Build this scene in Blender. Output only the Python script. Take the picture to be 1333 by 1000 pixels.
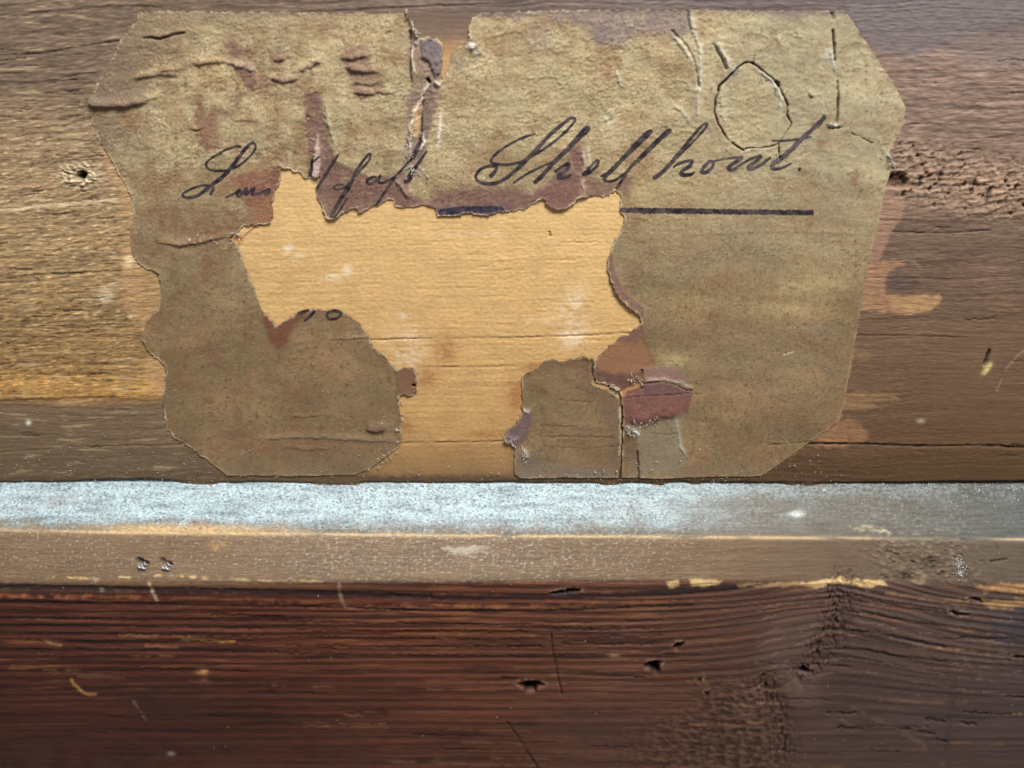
import bpy, math, random
import numpy as np

random.seed(5)
rng = np.random.default_rng(11)
scene = bpy.context.scene
col = scene.collection
for o in list(bpy.data.objects):
    bpy.data.objects.remove(o)

# ------------------------------------------------------------------ camera
FPX = 1000.0                     # focal length in photo pixels
TILT = math.radians(25.0)        # lens leans away from the panel's normal
DIST = 0.110                     # metres along the axis to the panel
cam_d = bpy.data.cameras.new('camera')
cam = bpy.data.objects.new('camera', cam_d)
col.objects.link(cam)
cam_d.sensor_width = 36.0
cam_d.lens = 36.0 * FPX / 1333.0
cam_d.clip_start = 0.002
cam_d.clip_end = 20.0
CAM = np.array([0.0, DIST * math.sin(TILT), DIST * math.cos(TILT)])
cam.location = CAM.tolist()
cam.rotation_euler = (-TILT, 0, 0)
cam_d.dof.use_dof = True
cam_d.dof.focus_distance = 0.108
cam_d.dof.aperture_fstop = 22.0
scene.camera = cam

# ------------------------------------------------------------------ light
world = bpy.data.worlds.new('World')
scene.world = world
world.use_nodes = True
bg = world.node_tree.nodes['Background']
bg.inputs['Color'].default_value = (1.0, 0.92, 0.84, 1)
bg.inputs['Strength'].default_value = 0.22
AZ, EL, LD = math.radians(16), math.radians(27), 0.36
ld = bpy.data.lights.new('window_light', 'AREA')
ld.shape = 'RECTANGLE'
ld.size, ld.size_y = 0.16, 0.10
ld.energy = 2.6
ld.color = (0.97, 0.985, 0.985)
lo = bpy.data.objects.new('window_light', ld)
col.objects.link(lo)
lo.location = (LD * math.cos(EL) * math.sin(AZ), LD * math.cos(EL) * math.cos(AZ), LD * math.sin(EL))
lo.rotation_euler = (math.pi / 2 - EL, 0, math.pi - AZ)

scene.view_settings.view_transform = 'Standard'
scene.view_settings.look = 'None'
scene.view_settings.exposure = 0.0
scene.view_settings.gamma = 1.0
scene.view_settings.use_curve_mapping = False
scene.render.engine = 'CYCLES'

# ------------------------------------------------------------------ numpy tools
MM = 0.001
CT, ST = math.cos(TILT), -math.sin(TILT)

def ray(u, v):
    a = (np.asarray(u, np.float64) - 666.5) / FPX
    b = -(np.asarray(v, np.float64) - 500.0) / FPX
    a, b = np.broadcast_arrays(a, b)
    return np.stack([a, b * CT + ST, b * ST - CT], -1)

def on_panel(u, v, z=0.0):
    """point of the panel plane that the photo shows at (u, v), lifted straight up by z metres"""
    d = ray(u, v)
    t = -CAM[2] / d[..., 2]
    p = CAM + d * t[..., None]
    p[..., 2] += z
    return p

def lin(c):
    c = np.asarray(c, np.float64) / 255.0
    return np.where(c <= 0.04045, c / 12.92, ((c + 0.055) / 1.055) ** 2.4)

_ang = rng.random(1024) * 2 * np.pi
_gx, _gy = np.cos(_ang).astype(np.float32), np.sin(_ang).astype(np.float32)
_perm = rng.permutation(1024)
_perm = np.concatenate([_perm, _perm])

def perlin(x, y, seed=0):
    x = np.asarray(x, np.float32) + seed * 17.31
    y = np.asarray(y, np.float32) + seed * 9.73
    xi = np.floor(x).astype(np.int32); yi = np.floor(y).astype(np.int32)
    xf = x - xi; yf = y - yi
    u = xf * xf * xf * (xf * (xf * 6 - 15) + 10); v = yf * yf * yf * (yf * (yf * 6 - 15) + 10)
    def g(ix, iy, dx, dy):
        h = _perm[_perm[ix & 1023] + (iy & 1023)]
        return _gx[h] * dx + _gy[h] * dy
    a = g(xi, yi, xf, yf); b = g(xi + 1, yi, xf - 1, yf)
    c = g(xi, yi + 1, xf, yf - 1); d = g(xi + 1, yi + 1, xf - 1, yf - 1)
    return ((a + u * (b - a)) + v * ((c + u * (d - c)) - (a + u * (b - a)))) * 1.5

def fbm(x, y, octv=4, seed=0, gain=0.5):
    s = 0; a = 1.0; n = 0
    for i in range(octv):
        s = s + a * perlin(x * 2 ** i, y * 2 ** i, seed + i * 3); n += a; a *= gain
    return s / n

def sstep(a, b, x):
    t = np.clip((x - a) / (b - a), 0, 1)
    return t * t * (3 - 2 * t)

class Field:
    """a sheet sampled on rows v and columns u (photo pixels), with layers painted on it"""
    def __init__(s, u, v):
        s.u, s.v = np.asarray(u, np.float32), np.asarray(v, np.float32)
        s.U, s.V = np.meshgrid(s.u, s.v)
        s.shape = s.U.shape
        s.h = np.zeros(s.shape, np.float32)              # relief in mm
        s.c = np.zeros(s.shape + (3,), np.float32)       # base colour (linear)
        s.n1 = fbm(s.U / 9, s.V / 9, 3, 41)
        s.n2 = fbm(s.U / 9, s.V / 9, 3, 57)
        s.n3 = fbm(s.U / 30, s.V / 30, 4, 71)
    def win(s, x0, y0, x1, y1):
        i0, i1 = np.searchsorted(s.u, [x0, x1]); j0, j1 = np.searchsorted(s.v, [y0, y1])
        return (slice(j0, j1), slice(i0, i1))
    def box(s, pts, pad):
        p = np.asarray(pts, float)
        return s.win(p[:, 0].min() - pad, p[:, 1].min() - pad, p[:, 0].max() + pad, p[:, 1].max() + pad)
    def line(s, pts, pad, rough=0.0):
        """distance to a polyline, signed side (+ = below / right), and position 0..1 along it"""
        sl = s.box(pts, pad)
        X = s.U[sl] + rough * s.n1[sl]; Y = s.V[sl] + rough * s.n2[sl]
        return (sl,) + pl_dist(X, Y, pts)
    def poly(s, pts, pad=12, rough=0.0):
        sl = s.box(pts, pad)
        X = s.U[sl] + rough * (s.n1[sl] + .9 * s.n3[sl]); Y = s.V[sl] + rough * (s.n2[sl] - .9 * s.n3[sl])
        return sl, poly_sdf(X, Y, pts)
    def tint(s, sl, m, rgb, k=1.0):
        m = np.clip(m * k, 0, 1)[..., None]
        s.c[sl] = s.c[sl] * (1 - m) + np.asarray(rgb, np.float32) * m
    def fill(s, pts, rgb, k=1.0, soft=3.0, rough=3.0, lift=0.0, pad=14):
        sl, d = s.poly(pts, pad, rough)
        m = sstep(-soft, soft, d)
        s.tint(sl, m * np.clip(1 + .55 * s.n1[sl] + .45 * s.n3[sl], .35, 1.1), rgb, k)
        if lift: s.h[sl] += lift * m
        return sl, m
    def blob(s, cx, cy, rx, ry, rgb, k=1.0, rough=0.5, lift=0.0):
        sl = s.win(cx - 3 * rx, cy - 3 * ry, cx + 3 * rx, cy + 3 * ry)
        d = ((s.U[sl] - cx) / rx) ** 2 + ((s.V[sl] - cy) / ry) ** 2
        m = np.clip(np.exp(-d) * (1 + rough * 1.8 * (s.n1[sl] + s.n3[sl])), 0, 1)
        if rgb is not None: s.tint(sl, m, rgb, k)
        if lift: s.h[sl] += lift * m
    def ridge(s, pts, w, h, rgb=None, k=0.8, cw=1.4, rough=2.0):
        sl, d, side, t = s.line(pts, w * 4 + 4, rough)
        fade = np.clip(np.minimum(t, 1 - t) * 6, 0, 1) ** 0.7
        fade = (0.2 + 0.8 * fade) * np.clip(0.85 + 0.9 * s.n3[sl] + 0.35 * s.n1[sl], 0.25, 1.3)
        s.h[sl] += (0.72 * h * np.exp(-(d / (w * np.where(side > 0, .75, 2.0))) ** 2) * fade).astype(np.float32)
        if rgb is not None:
            s.tint(sl, np.exp(-(d / (w * cw)) ** 2) * fade, rgb, k)
    def groove(s, pts, w, depth, rgb=None, k=0.9, rough=1.2):
        sl, d, side, t = s.line(pts, w * 3 + 4, rough)
        m = (1 - sstep(w * 0.4, w * 1.1, d)) * np.clip(0.8 + 1.3 * s.n3[sl] + 0.5 * s.n1[sl], 0.08, 1.0)
        s.h[sl] -= (depth * m).astype(np.float32)
        if rgb is not None: s.tint(sl, m, rgb, k)
    def stripe(s, pts, w, rgb, k=0.8, rough=1.5, brk=0.0):
        sl, d, side, t = s.line(pts, w * 3 + 4, rough)
        m = 1 - sstep(w * 0.3, w * 1.2, d)
        if brk: m = m * sstep(-0.25, 0.25, s.n3[sl] + s.n1[sl] * .6 + (0.5 - brk))
        s.tint(sl, m, rgb, k)
    def step(s, pts, w, h, rough=1.5):
        """the sheet on the + side of the line sits h higher, easing out over w"""
        sl, d, side, t = s.line(pts, w * 2.2, rough)
        fade = np.clip(np.minimum(t, 1 - t) * 8, 0, 1)
        s.h[sl] += (h * fade * np.where(side > 0, np.exp(-d / w), 0)).astype(np.float32)

def pl_dist(X, Y, pts):
    p = np.asarray(pts, np.float32)
    L = np.hypot(*(p[1:] - p[:-1]).T); tot = L.sum(); acc = 0
    best = np.full(X.shape, 1e9, np.float32); side = np.zeros(X.shape, np.float32); tt = np.zeros(X.shape, np.float32)
    for (a, b, l) in zip(p[:-1], p[1:], L):
        ex, ey = (b - a)
        t = ((X - a[0]) * ex + (Y - a[1]) * ey) / (ex * ex + ey * ey + 1e-9)
        tc = np.clip(t, 0, 1)
        dx = X - a[0] - tc * ex; dy = Y - a[1] - tc * ey
        d = dx * dx + dy * dy
        m = d < best
        best = np.where(m, d, best)
        side = np.where(m, ex * (Y - a[1]) - ey * (X - a[0]), side)
        tt = np.where(m, (acc + tc * l) / tot, tt)
        acc += l
    return np.sqrt(best), side, tt

def poly_sdf(X, Y, pts):
    p = np.asarray(pts, np.float32)
    q = np.roll(p, -1, 0)
    best = np.full(X.shape, 1e9, np.float32); ins = np.zeros(X.shape, bool)
    for a, b in zip(p, q):
        ex, ey = b - a
        t = np.clip(((X - a[0]) * ex + (Y - a[1]) * ey) / (ex * ex + ey * ey + 1e-9), 0, 1)
        d = (X - a[0] - t * ex) ** 2 + (Y - a[1] - t * ey) ** 2
        best = np.minimum(best, d)
        if a[1] != b[1]:
            cr = ((a[1] > Y) != (b[1] > Y)) & (X < ex * (Y - a[1]) / ey + a[0])
            ins ^= cr
    return np.where(ins, 1, -1) * np.sqrt(best)

def curve(pts, stepl=0.8):
    """Catmull-Rom through control points (any number of columns)"""
    p = np.asarray(pts, float)
    if len(p) < 3:
        n = max(2, int(np.hypot(*(p[-1] - p[0])[:2]) / stepl))
        t = np.linspace(0, 1, n)[:, None]
        return p[0] * (1 - t) + p[-1] * t
    p = np.vstack([2 * p[0] - p[1], p, 2 * p[-1] - p[-2]])
    out = []
    for i in range(1, len(p) - 2):
        n = max(2, int(np.hypot(*(p[i + 1] - p[i])[:2]) / stepl))
        t = np.linspace(0, 1, n, endpoint=False)[:, None]
        a, b, c, d = p[i - 1], p[i], p[i + 1], p[i + 2]
        out.append(0.5 * (2 * b + (c - a) * t + (2 * a - 5 * b + 4 * c - d) * t ** 2 + (3 * b - a - 3 * c + d) * t ** 3))
    out.append(p[-2][None])
    return np.vstack(out)

# ------------------------------------------------------------------ mesh tools
def raw_mesh(name, V, F, C=None, mat=None, parent=None, smooth=True):
    V = np.ascontiguousarray(V, np.float32); F = np.ascontiguousarray(F, np.int32)
    me = bpy.data.meshes.new(name)
    k = F.shape[1]
    me.vertices.add(len(V)); me.vertices.foreach_set('co', V.ravel())
    me.loops.add(F.size); me.loops.foreach_set('vertex_index', F.ravel())
    me.polygons.add(len(F)); me.polygons.foreach_set('loop_start', np.arange(0, F.size, k, dtype=np.int32))
    me.polygons.foreach_set('use_smooth', np.full(len(F), smooth, bool))
    if C is not None:
        at = me.color_attributes.new('Col', 'FLOAT_COLOR', 'POINT')
        C4 = np.ones((len(V), 4), np.float32); C4[:, :C.shape[1]] = C
        at.data.foreach_set('color', C4.ravel())
    me.update(calc_edges=True); me.validate()
    if mat: me.materials.append(mat)
    o = bpy.data.objects.new(name, me); col.objects.link(o)
    if parent: o.parent = parent
    return o

def grid_mesh(name, P, C, keep=None, mat=None, parent=None, skirt=None, skirt_col=None):
    """P (nv,nu,3) in metres, keep (nv-1,nu-1) cells; skirt = downward thickness along open edges"""
    nv, nu = P.shape[:2]
    idx = np.arange(nv * nu).reshape(nv, nu)
    Q = np.stack([idx[1:, :-1], idx[1:, 1:], idx[:-1, 1:], idx[:-1, :-1]], -1)
    if keep is None: keep = np.ones((nv - 1, nu - 1), bool)
    F = Q[keep]
    V = P.reshape(-1, 3); Cf = C.reshape(-1, C.shape[-1])
    if skirt:
        E = np.concatenate([F[:, [0, 1]], F[:, [1, 2]], F[:, [2, 3]], F[:, [3, 0]]])
        key = np.minimum(E[:, 0], E[:, 1]).astype(np.int64) * (nv * nu) + np.maximum(E[:, 0], E[:, 1])
        _, inv, cnt = np.unique(key, return_inverse=True, return_counts=True)
        B = E[cnt[inv] == 1]
        bv, binv = np.unique(B, return_inverse=True); binv = binv.reshape(B.shape)
        n0 = len(V)
        top = V[bv]; low = top.copy(); low[:, 2] -= skirt
        V = np.vstack([V, top, low])
        ec = Cf[bv] if skirt_col is None else np.tile(np.asarray(skirt_col, float), (len(bv), 1))
        Cf = np.vstack([Cf, ec, ec])
        S = np.stack([n0 + binv[:, 1], n0 + binv[:, 0], n0 + len(bv) + binv[:, 0], n0 + len(bv) + binv[:, 1]], -1)
        F = np.vstack([F, S])
    used, inv = np.unique(F, return_inverse=True)
    return raw_mesh(name, V[used], inv.reshape(F.shape), Cf[used], mat, parent)

def tag(o, label=None, cat=None, group=None, kind=None):
    if label: o['label'] = label
    if cat: o['category'] = cat
    if group: o['group'] = group
    if kind: o['kind'] = kind
    return o

def empty(name, loc=(0, 0, 0)):
    o = bpy.data.objects.new(name, None); o.location = loc
    o.empty_display_size = 0.005
    col.objects.link(o)
    return o

# ------------------------------------------------------------------ materials
def surf(name, rough, spec, fine, amp, bump, stretch=(1, 1, 1), speck=None, bscale=None):
    """painted base colour (attribute Col) x fine noise, with a fine bump"""
    m = bpy.data.materials.new(name); m.use_nodes = True
    nt = m.node_tree; N = nt.nodes; L = nt.links
    b = N['Principled BSDF']
    b.inputs['Roughness'].default_value = rough
    b.inputs['Specular IOR Level'].default_value = spec
    at = N.new('ShaderNodeAttribute'); at.attribute_name = 'Col'
    tc = N.new('ShaderNodeTexCoord'); mp = N.new('ShaderNodeMapping')
    mp.inputs['Scale'].default_value = stretch
    L.new(tc.outputs['Object'], mp.inputs['Vector'])
    n1 = N.new('ShaderNodeTexNoise'); n1.inputs['Scale'].default_value = fine
    n1.inputs['Detail'].default_value = 4; n1.inputs['Roughness'].default_value = 0.65
    L.new(mp.outputs['Vector'], n1.inputs['Vector'])
    mr = N.new('ShaderNodeMapRange')
    mr.inputs['From Min'].default_value = 0.32; mr.inputs['From Max'].default_value = 0.68
    mr.inputs['To Min'].default_value = 1 - amp; mr.inputs['To Max'].default_value = 1 + amp
    L.new(n1.outputs['Fac'], mr.inputs['Value'])
    mul = N.new('ShaderNodeMix'); mul.data_type = 'RGBA'; mul.blend_type = 'MULTIPLY'
    mul.inputs['Factor'].default_value = 1.0
    sub = N.new('ShaderNodeMath'); sub.operation = 'SUBTRACT'; sub.inputs[1].default_value = 1.0
    L.new(mr.outputs['Result'], sub.inputs[0])
    mad = N.new('ShaderNodeMath'); mad.operation = 'MULTIPLY_ADD'; mad.inputs[2].default_value = 1.0
    L.new(sub.outputs[0], mad.inputs[0]); L.new(at.outputs['Alpha'], mad.inputs[1])
    L.new(at.outputs['Color'], mul.inputs['A']); L.new(mad.outputs[0], mul.inputs['B'])
    out = mul.outputs['Result']
    if speck:
        sc, thr, rgb, k = speck
        n2 = N.new('ShaderNodeTexNoise'); n2.inputs['Scale'].default_value = sc
        n2.inputs['Detail'].default_value = 2
        L.new(tc.outputs['Object'], n2.inputs['Vector'])
        r2 = N.new('ShaderNodeMapRange')
        r2.inputs['From Min'].default_value = thr; r2.inputs['From Max'].default_value = thr + 0.08
        r2.inputs['To Max'].default_value = k
        L.new(n2.outputs['Fac'], r2.inputs['Value'])
        mx = N.new('ShaderNodeMix'); mx.data_type = 'RGBA'
        L.new(r2.outputs['Result'], mx.inputs['Factor'])
        L.new(out, mx.inputs['A']); mx.inputs['B'].default_value = (*rgb, 1)
        out = mx.outputs['Result']
    L.new(out, b.inputs['Base Color'])
    n3 = N.new('ShaderNodeTexNoise'); n3.inputs['Scale'].default_value = bscale or fine
    n3.inputs['Detail'].default_value = 3
    L.new(mp.outputs['Vector'], n3.inputs['Vector'])
    bp = N.new('ShaderNodeBump'); bp.inputs['Strength'].default_value = 1.0
    bp.inputs['Distance'].default_value = bump
    hm = N.new('ShaderNodeMath'); hm.operation = 'MULTIPLY'
    L.new(n3.outputs['Fac'], hm.inputs[0]); L.new(at.outputs['Alpha'], hm.inputs[1])
    L.new(hm.outputs[0], bp.inputs['Height'])
    L.new(bp.outputs['Normal'], b.inputs['Normal'])
    return m

M_PAPER = surf('old_paper', 0.85, 0.25, 4300, 0.38, 0.00008, (1, 1, 1), (2600, 0.66, (0.07, 0.045, 0.025), 0.55), 2600)
M_PANEL = surf('weathered_wood', 0.75, 0.25, 5600, 0.26, 0.00006, (0.14, 1, 1))
M_FRONT = surf('stained_wood', 0.62, 0.3, 4600, 0.30, 0.00006, (0.09, 1, 1))
M_DUST = surf('dusty_wood', 0.95, 0.1, 3800, 0.30, 0.00013, (0.5, 1, 1))

def plain(name, rgb, rough=0.8, metal=0.0, var=None, scale=1500, spec=0.25):
    m = bpy.data.materials.new(name); m.use_nodes = True
    nt = m.node_tree; N = nt.nodes; L = nt.links; b = N['Principled BSDF']
    b.inputs['Roughness'].default_value = rough; b.inputs['Metallic'].default_value = metal
    b.inputs['Specular IOR Level'].default_value = spec
    n = N.new('ShaderNodeTexNoise'); n.inputs['Scale'].default_value = scale; n.inputs['Detail'].default_value = 4
    tc = N.new('ShaderNodeTexCoord'); L.new(tc.outputs['Object'], n.inputs['Vector'])
    r = N.new('ShaderNodeValToRGB')
    r.color_ramp.elements[0].position = 0.38; r.color_ramp.elements[1].position = 0.68
    r.color_ramp.elements[0].color = (*rgb, 1); r.color_ramp.elements[1].color = (*(var or rgb), 1)
    L.new(n.outputs['Fac'], r.inputs['Fac']); L.new(r.outputs['Color'], b.inputs['Base Color'])
    return m

M_INK = plain('iron_gall_ink', (0.014, 0.010, 0.016), 0.7, 0, (0.085, 0.062, 0.058), 1000)
M_INK2 = plain('faded_ink', (0.030, 0.022, 0.030), 0.75, 0, (0.13, 0.10, 0.095), 1000)
M_BLUEINK = plain('blue_black_ink', (0.012, 0.012, 0.028), 0.6, 0, (0.07, 0.05, 0.06), 2200)
M_FIBRE = plain('torn_paper_fibre', (0.34, 0.29, 0.23), 0.9, 0, (0.62, 0.57, 0.5), 900)
M_LINT = plain('grey_lint', (0.22, 0.22, 0.20), 0.95, 0, (0.5, 0.52, 0.5), 700)
M_STEEL = plain('dull_steel', (0.40, 0.41, 0.43), 0.5, 0.5, (0.62, 0.63, 0.66), 1800)

# ------------------------------------------------------------------ digitised outlines (photo pixels)
LEFT_EDGE = [(183,15),(178,26),(173,36),(158,53),(150,71),(139,92),(126,112),(117,131),(119,146),(121,163),(133,187),
  (143,204),(155,226),(167,245),(173,260),(174,282),(170,303),(172,326),(177,339),(187,347),(209,354),(208,381),
  (207,402),(195,415),(189,424),(186,442),(195,458),(207,468),(216,475),(217,490),(212,510),(212,524),(215,538),
  (218,558),(224,565),(248,582),(272,599),(296,618)]
LOBE = [(374,619),(420,618),(461,617),(476,612),(488,605),(503,592),(519,583),(523,571),(522,544),(520,524),(522,513),
  (537,514),(542,509),(543,486),(539,478),(525,478),(517,481),(510,475),(498,461),(486,451),(481,437),(474,427),
  (464,417),(451,408),(443,403),(425,404),(406,402),(387,408),(374,415),(364,422),(360,425),(354,417),(342,405),
  (335,388),(331,374),(323,357),(318,344),(311,323),(303,313),(299,308),(311,302),(318,294),(330,292),(340,292),(352,289),
  (357,279),(353,265),(357,253),(364,238),(367,222),(361,215)]
HOLE_TOP = [(371,218),(382,222),(393,227),(400,232),(409,231),(415,232),(412,245),(412,254),(417,266),(425,280),(431,285),
  (439,284),(444,278),(455,273),(467,270),(467,277),(472,274),(486,269),(493,266),(504,259),(512,261),(514,269),
  (531,269),(552,267),(566,270),(570,281),(589,281),(612,276),(625,279),(634,281),(648,276),(668,274),(686,271),
  (695,264),(704,258),(707,258),(710,264),(718,270),(727,272),(738,270),(746,265),(749,261),(756,256),(760,255),
  (772,255),(785,256),(794,253),(802,247),(806,252),(809,259),(807,272),(813,286),(807,302),(797,320),(792,333),
  (790,347),(796,368),(804,385),(816,398),(831,407),(835,419),(830,425),(818,434),(807,437),(799,447),(784,458),(775,470)]
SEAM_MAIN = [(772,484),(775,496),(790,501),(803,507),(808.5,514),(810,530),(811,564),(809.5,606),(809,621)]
RIGHT = [(831,621),(860,622),(906,620),(991,619),(1013,604),(1053,575),(1091,549),(1098,526),(1105,483),(1114,434),
  (1123,384),(1131,334),(1140,305),(1151,245),(1156,232),(1161,213),(1155,199),(1165,181),(1174,163),(1178,140),
  (1165,114),(1144,82),(1123,50),(1100,14)]
TOP = [(1000,14),(900,13),(770,13),(700,15),(624,17),(616,23),(611,34),(611,52),(605,57),(592,63),(587,76),(582,92),(577,103),
  (574,99),(576,75),(577,60),(570,50),(555,48),(546,50),(542,45),(537,31),(529,17),(450,17),(300,15)]
MAIN = LEFT_EDGE + LOBE + HOLE_TOP + SEAM_MAIN + RIGHT + TOP
FRAG = [(770,484),(769,472),(767,467),(762,463),(746,466),(729,471),(721,466),(709,470),(699,478),(689,483),(679,490),(680,510),
  (680,534),(672,551),(660,560),(656,572),(670,580),(670,595),(670,616),(678,622),(726,621),(804,621),(807,606),
  (808,564),(807,530),(805,516),(790,507),(774,501)]
HULL = LEFT_EDGE + RIGHT + [(1000,14),(300,15)]

# ------------------------------------------------------------------ wooden panel
def panel():
    u = np.concatenate([np.arange(-900, -12, 12), np.arange(-12, 1345, 1.5), np.arange(1346, 2240, 12)])
    v = np.concatenate([np.arange(-420, -12, 12), np.arange(-12, 640, 1.42)])
    f = Field(u, v)
    U, V = f.U, f.V
    vs = [-230, 0, 100, 175, 250, 330, 420, 480, 500, 514, 530, 565, 625, 660]
    lt = lin([(108,90,76),(114,95,79),(112,93,77),(146,122,94),(154,128,96),(156,128,92),(144,115,78),(150,117,76),(178,136,82),(166,124,74),(118,97,75),(114,94,73),(104,85,65),(84,66,48)])
    vs2 = [-230, 0, 40, 62, 140, 200, 240, 285, 350, 450, 560, 625, 660]
    rt = lin([(98,85,84),(100,87,86),(104,89,85),(126,104,92),(124,102,89),(120,98,84),(134,109,89),(106,86,72),(104,82,67),(106,82,63),(98,73,52),(82,60,39),(68,48,31)])  # greyer upper stops stand in for a sheen on the wood
    warp = 9 * fbm(U / 160, V / 60, 3, 5) + 10 * (U / 300 - 0.3) * np.exp(-((V - 240) / 200) ** 2) * (U < 300)
    Vw = V + warp
    A = np.stack([np.interp(Vw, vs, lt[:, k]) for k in range(3)], -1)
    B = np.stack([np.interp(Vw, vs2, rt[:, k]) for k in range(3)], -1)
    w = sstep(250, 1060, U + 60 * f.n3)[..., None]
    f.c[:] = A * (1 - w) + B * w
    # long grain streaks, then short fibres
    g1 = fbm(U / 240, Vw / 7.0, 4, 11); g2 = fbm(U / 46, Vw / 2.6, 3, 23); g3 = fbm(U / 90, Vw / 22, 3, 33)
    g4 = fbm(U / 15, (Vw + .12 * U * (U < 300)) / 1.9, 2, 27)
    g5 = fbm(U / 520, (Vw + 1.2 * fbm(U / 40, V / 9, 2, 29)) / 1.7, 2, 31); g6 = fbm(U / 340, Vw / 3.6, 3, 35)
    calm = np.maximum(sstep(512, 535, Vw), sstep(1060, 1140, U) * sstep(385, 440, V + 20 * f.n3))
    f.c *= np.clip(1 + (1 - .62 * calm) * (0.30 * g1 + 0.22 * g2 + 0.34 * g3 + 0.22 * g4 + .42 * g5 + .34 * g6), .25, 2)[..., None]
    thin = sstep(.32, .5, fbm(U / 260, Vw / 2.1, 3, 39)) * sstep(-.2, .3, f.n3 + .1) * (1 - .6 * calm)
    f.tint(np.s_[:, :], thin, lin((62, 46, 36)), .6)
    fl = fbm((U + .3 * V) / 13, (Vw + .1 * U * (U < 300)) / 2.4, 2, 43)
    lw = sstep(360, 160, U) * sstep(540, 500, V) * sstep(110, 190, V + 30 * f.n3)
    f.c *= (1 + .8 * sstep(.2, .55, fl) * (.25 + lw))[..., None]
    f.tint(np.s_[:, :], sstep(-.26, -.5, fl) * (.25 + lw) * (1 - .7 * calm), lin((66, 50, 38)), .6)
    f.h += .05 * fl * (.3 + lw)
    pale = sstep(0.18, 0.5, fbm(U / 60, Vw / 5, 4, 77)) * sstep(1.0, 0.2, (U / 400))
    f.tint(np.s_[:, :], pale, lin((206, 182, 142)), 0.5)
    f.h += 0.04 * g1 + 0.02 * g2 + 0.02 * g4 + .04 * g5 + .04 * g6 - .08 * thin - 0.02
    # coarse torn fibres on the left half
    lm = sstep(330, 120, U) * sstep(560, 480, V)
    f.h += lm * 0.08 * np.clip(fbm(U / 20, (V + 0.25 * U) / 4.2, 3, 91), -1, 1)
    f.c *= (1 + .25 * lm * fbm(U / 22, (V + .22 * U) / 4.5, 3, 93))[..., None]
    # pale ground of the wood that the label protected
    bare = [(160,0),(150,60),(108,110),(112,150),(165,250),(163,320),(158,400),(162,440),(186,470),(205,560),(290,626),(1000,626),(1096,552),(1150,250),(1180,140),(1100,8)]
    sl, d = f.poly(HULL, 40, 5)
    m = sstep(-4, 6, d)
    gold = np.stack([np.interp(V[sl], [0, 44, 70, 260, 420, 520, 570, 585, 625], c) for c in lin([(104,86,76),(118,96,80),(176,138,94),(208,171,117),(200,161,107),(190,150,98),(179,140,90),(163,126,82),(136,105,70)]).T], -1)
    gold = gold * (1 + 0.10 * g1[sl] + 0.12 * fbm(U[sl] / 200, V[sl] / 2.2, 2, 28) + 0.16 * f.n3[sl] + .06 * g5[sl] + .06 * g6[sl] + .15 * fbm(U[sl] / 4.5, V[sl] / 3.2, 2, 26))[..., None]
    f.h[sl] *= (1 - .65 * m)
    fineness = (1 - .5 * calm).astype(np.float32); fineness[sl] = 1 - .74 * m
    f.c[sl] = f.c[sl] * (1 - m[..., None]) + gold * m[..., None]
    # orange rim of old paste beside the torn left edge, paste patches right of the label
    PE = lin((188, 148, 104))
    f.fill([(124,160),(140,158),(160,215),(178,260),(182,340),(214,352),(212,400),(196,420),(196,440),(178,416),(164,404),(160,340),(164,290),(150,235),(132,190)], PE, 0.6, 9, 10)
    f.fill([(186,470),(196,462),(222,476),(220,500),(210,515),(192,505)], PE, 0.7, 6, 6)
    f.blob(168, 340, 7, 8, lin((235, 208, 165)), 0.8)
    f.blob(138, 380, 9, 6, lin((205, 182, 140)), 0.7)
    for x, y in ((112, 411), (123, 410), (170, 412)): f.blob(x, y, 3, 2.6, lin((220, 190, 150)), 0.9, 0.2)
    SA = lin((150, 116, 96))
    f.fill([(1150,250),(1179,256),(1174,285),(1160,302),(1152,325),(1143,343),(1130,350),(1136,305)], SA, 0.75, 2, 3)
    f.fill([(1131,345),(1150,340),(1172,340),(1180,344),(1160,352),(1154,360),(1152,385),(1196,384),(1222,385),(1226,391),(1214,403),(1185,410),(1150,408),(1122,402)], lin((158, 118, 88)), 0.78, 2, 3)
    f.fill([(1150,386),(1196,384),(1222,385),(1226,391),(1214,403),(1190,408),(1160,400)], lin((168, 132, 92)), 0.7, 2, 3)
    f.blob(1170, 366, 17, 15, lin((84, 70, 66)), 0.7, 0.3)
    f.fill([(1098,515),(1118,508),(1165,514),(1170,521),(1130,524),(1150,532),(1096,534)], lin((150, 116, 80)), 0.55, 2, 4)
    f.fill([(1091,549),(1112,545),(1128,562),(1132,573),(1095,580),(1072,584),(1053,577)], lin((150, 110, 78)), 0.7, 4, 6)
    f.blob(1122, 463, 12, 9, lin((140, 112, 78)), 0.5)
    # yellow streaks low left, one dark line below them
    for y, k in ((476, .5), (489, .6), (503, .9), (509, .7), (497, .5)):
        f.stripe([(-20, y + 10), (90, y + 5), (200, y)], 2.2, lin((206, 164, 96)), k, 3, 0.45)
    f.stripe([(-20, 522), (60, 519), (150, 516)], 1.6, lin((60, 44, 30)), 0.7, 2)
    # fine cracks: light rim over a dark line
    def hair(pts, w=1.0, dep=0.12, rgb=(70, 50, 34), k=0.6):
        f.groove(pts, w, dep, lin(rgb), k, 1.0)
        f.ridge([(x, y - 2.4) for x, y in pts], 1.1, 0.06, None, rough=1.0)
    hair([(0, 590), (90, 583), (170, 581), (250, 579)], 1.2, 0.10, (170, 140, 100), .3)
    hair([(480, 443), (560, 441), (660, 440), (760, 437), (830, 433)], 1.0, 0.14, (150, 105, 60), .6)
    hair([(520, 577), (600, 576), (680, 574)], 1.2, 0.16, (150, 110, 70), .6)
    hair([(540, 478), (600, 478), (670, 477)], 0.9, 0.10, (150, 110, 70), .5)
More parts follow.
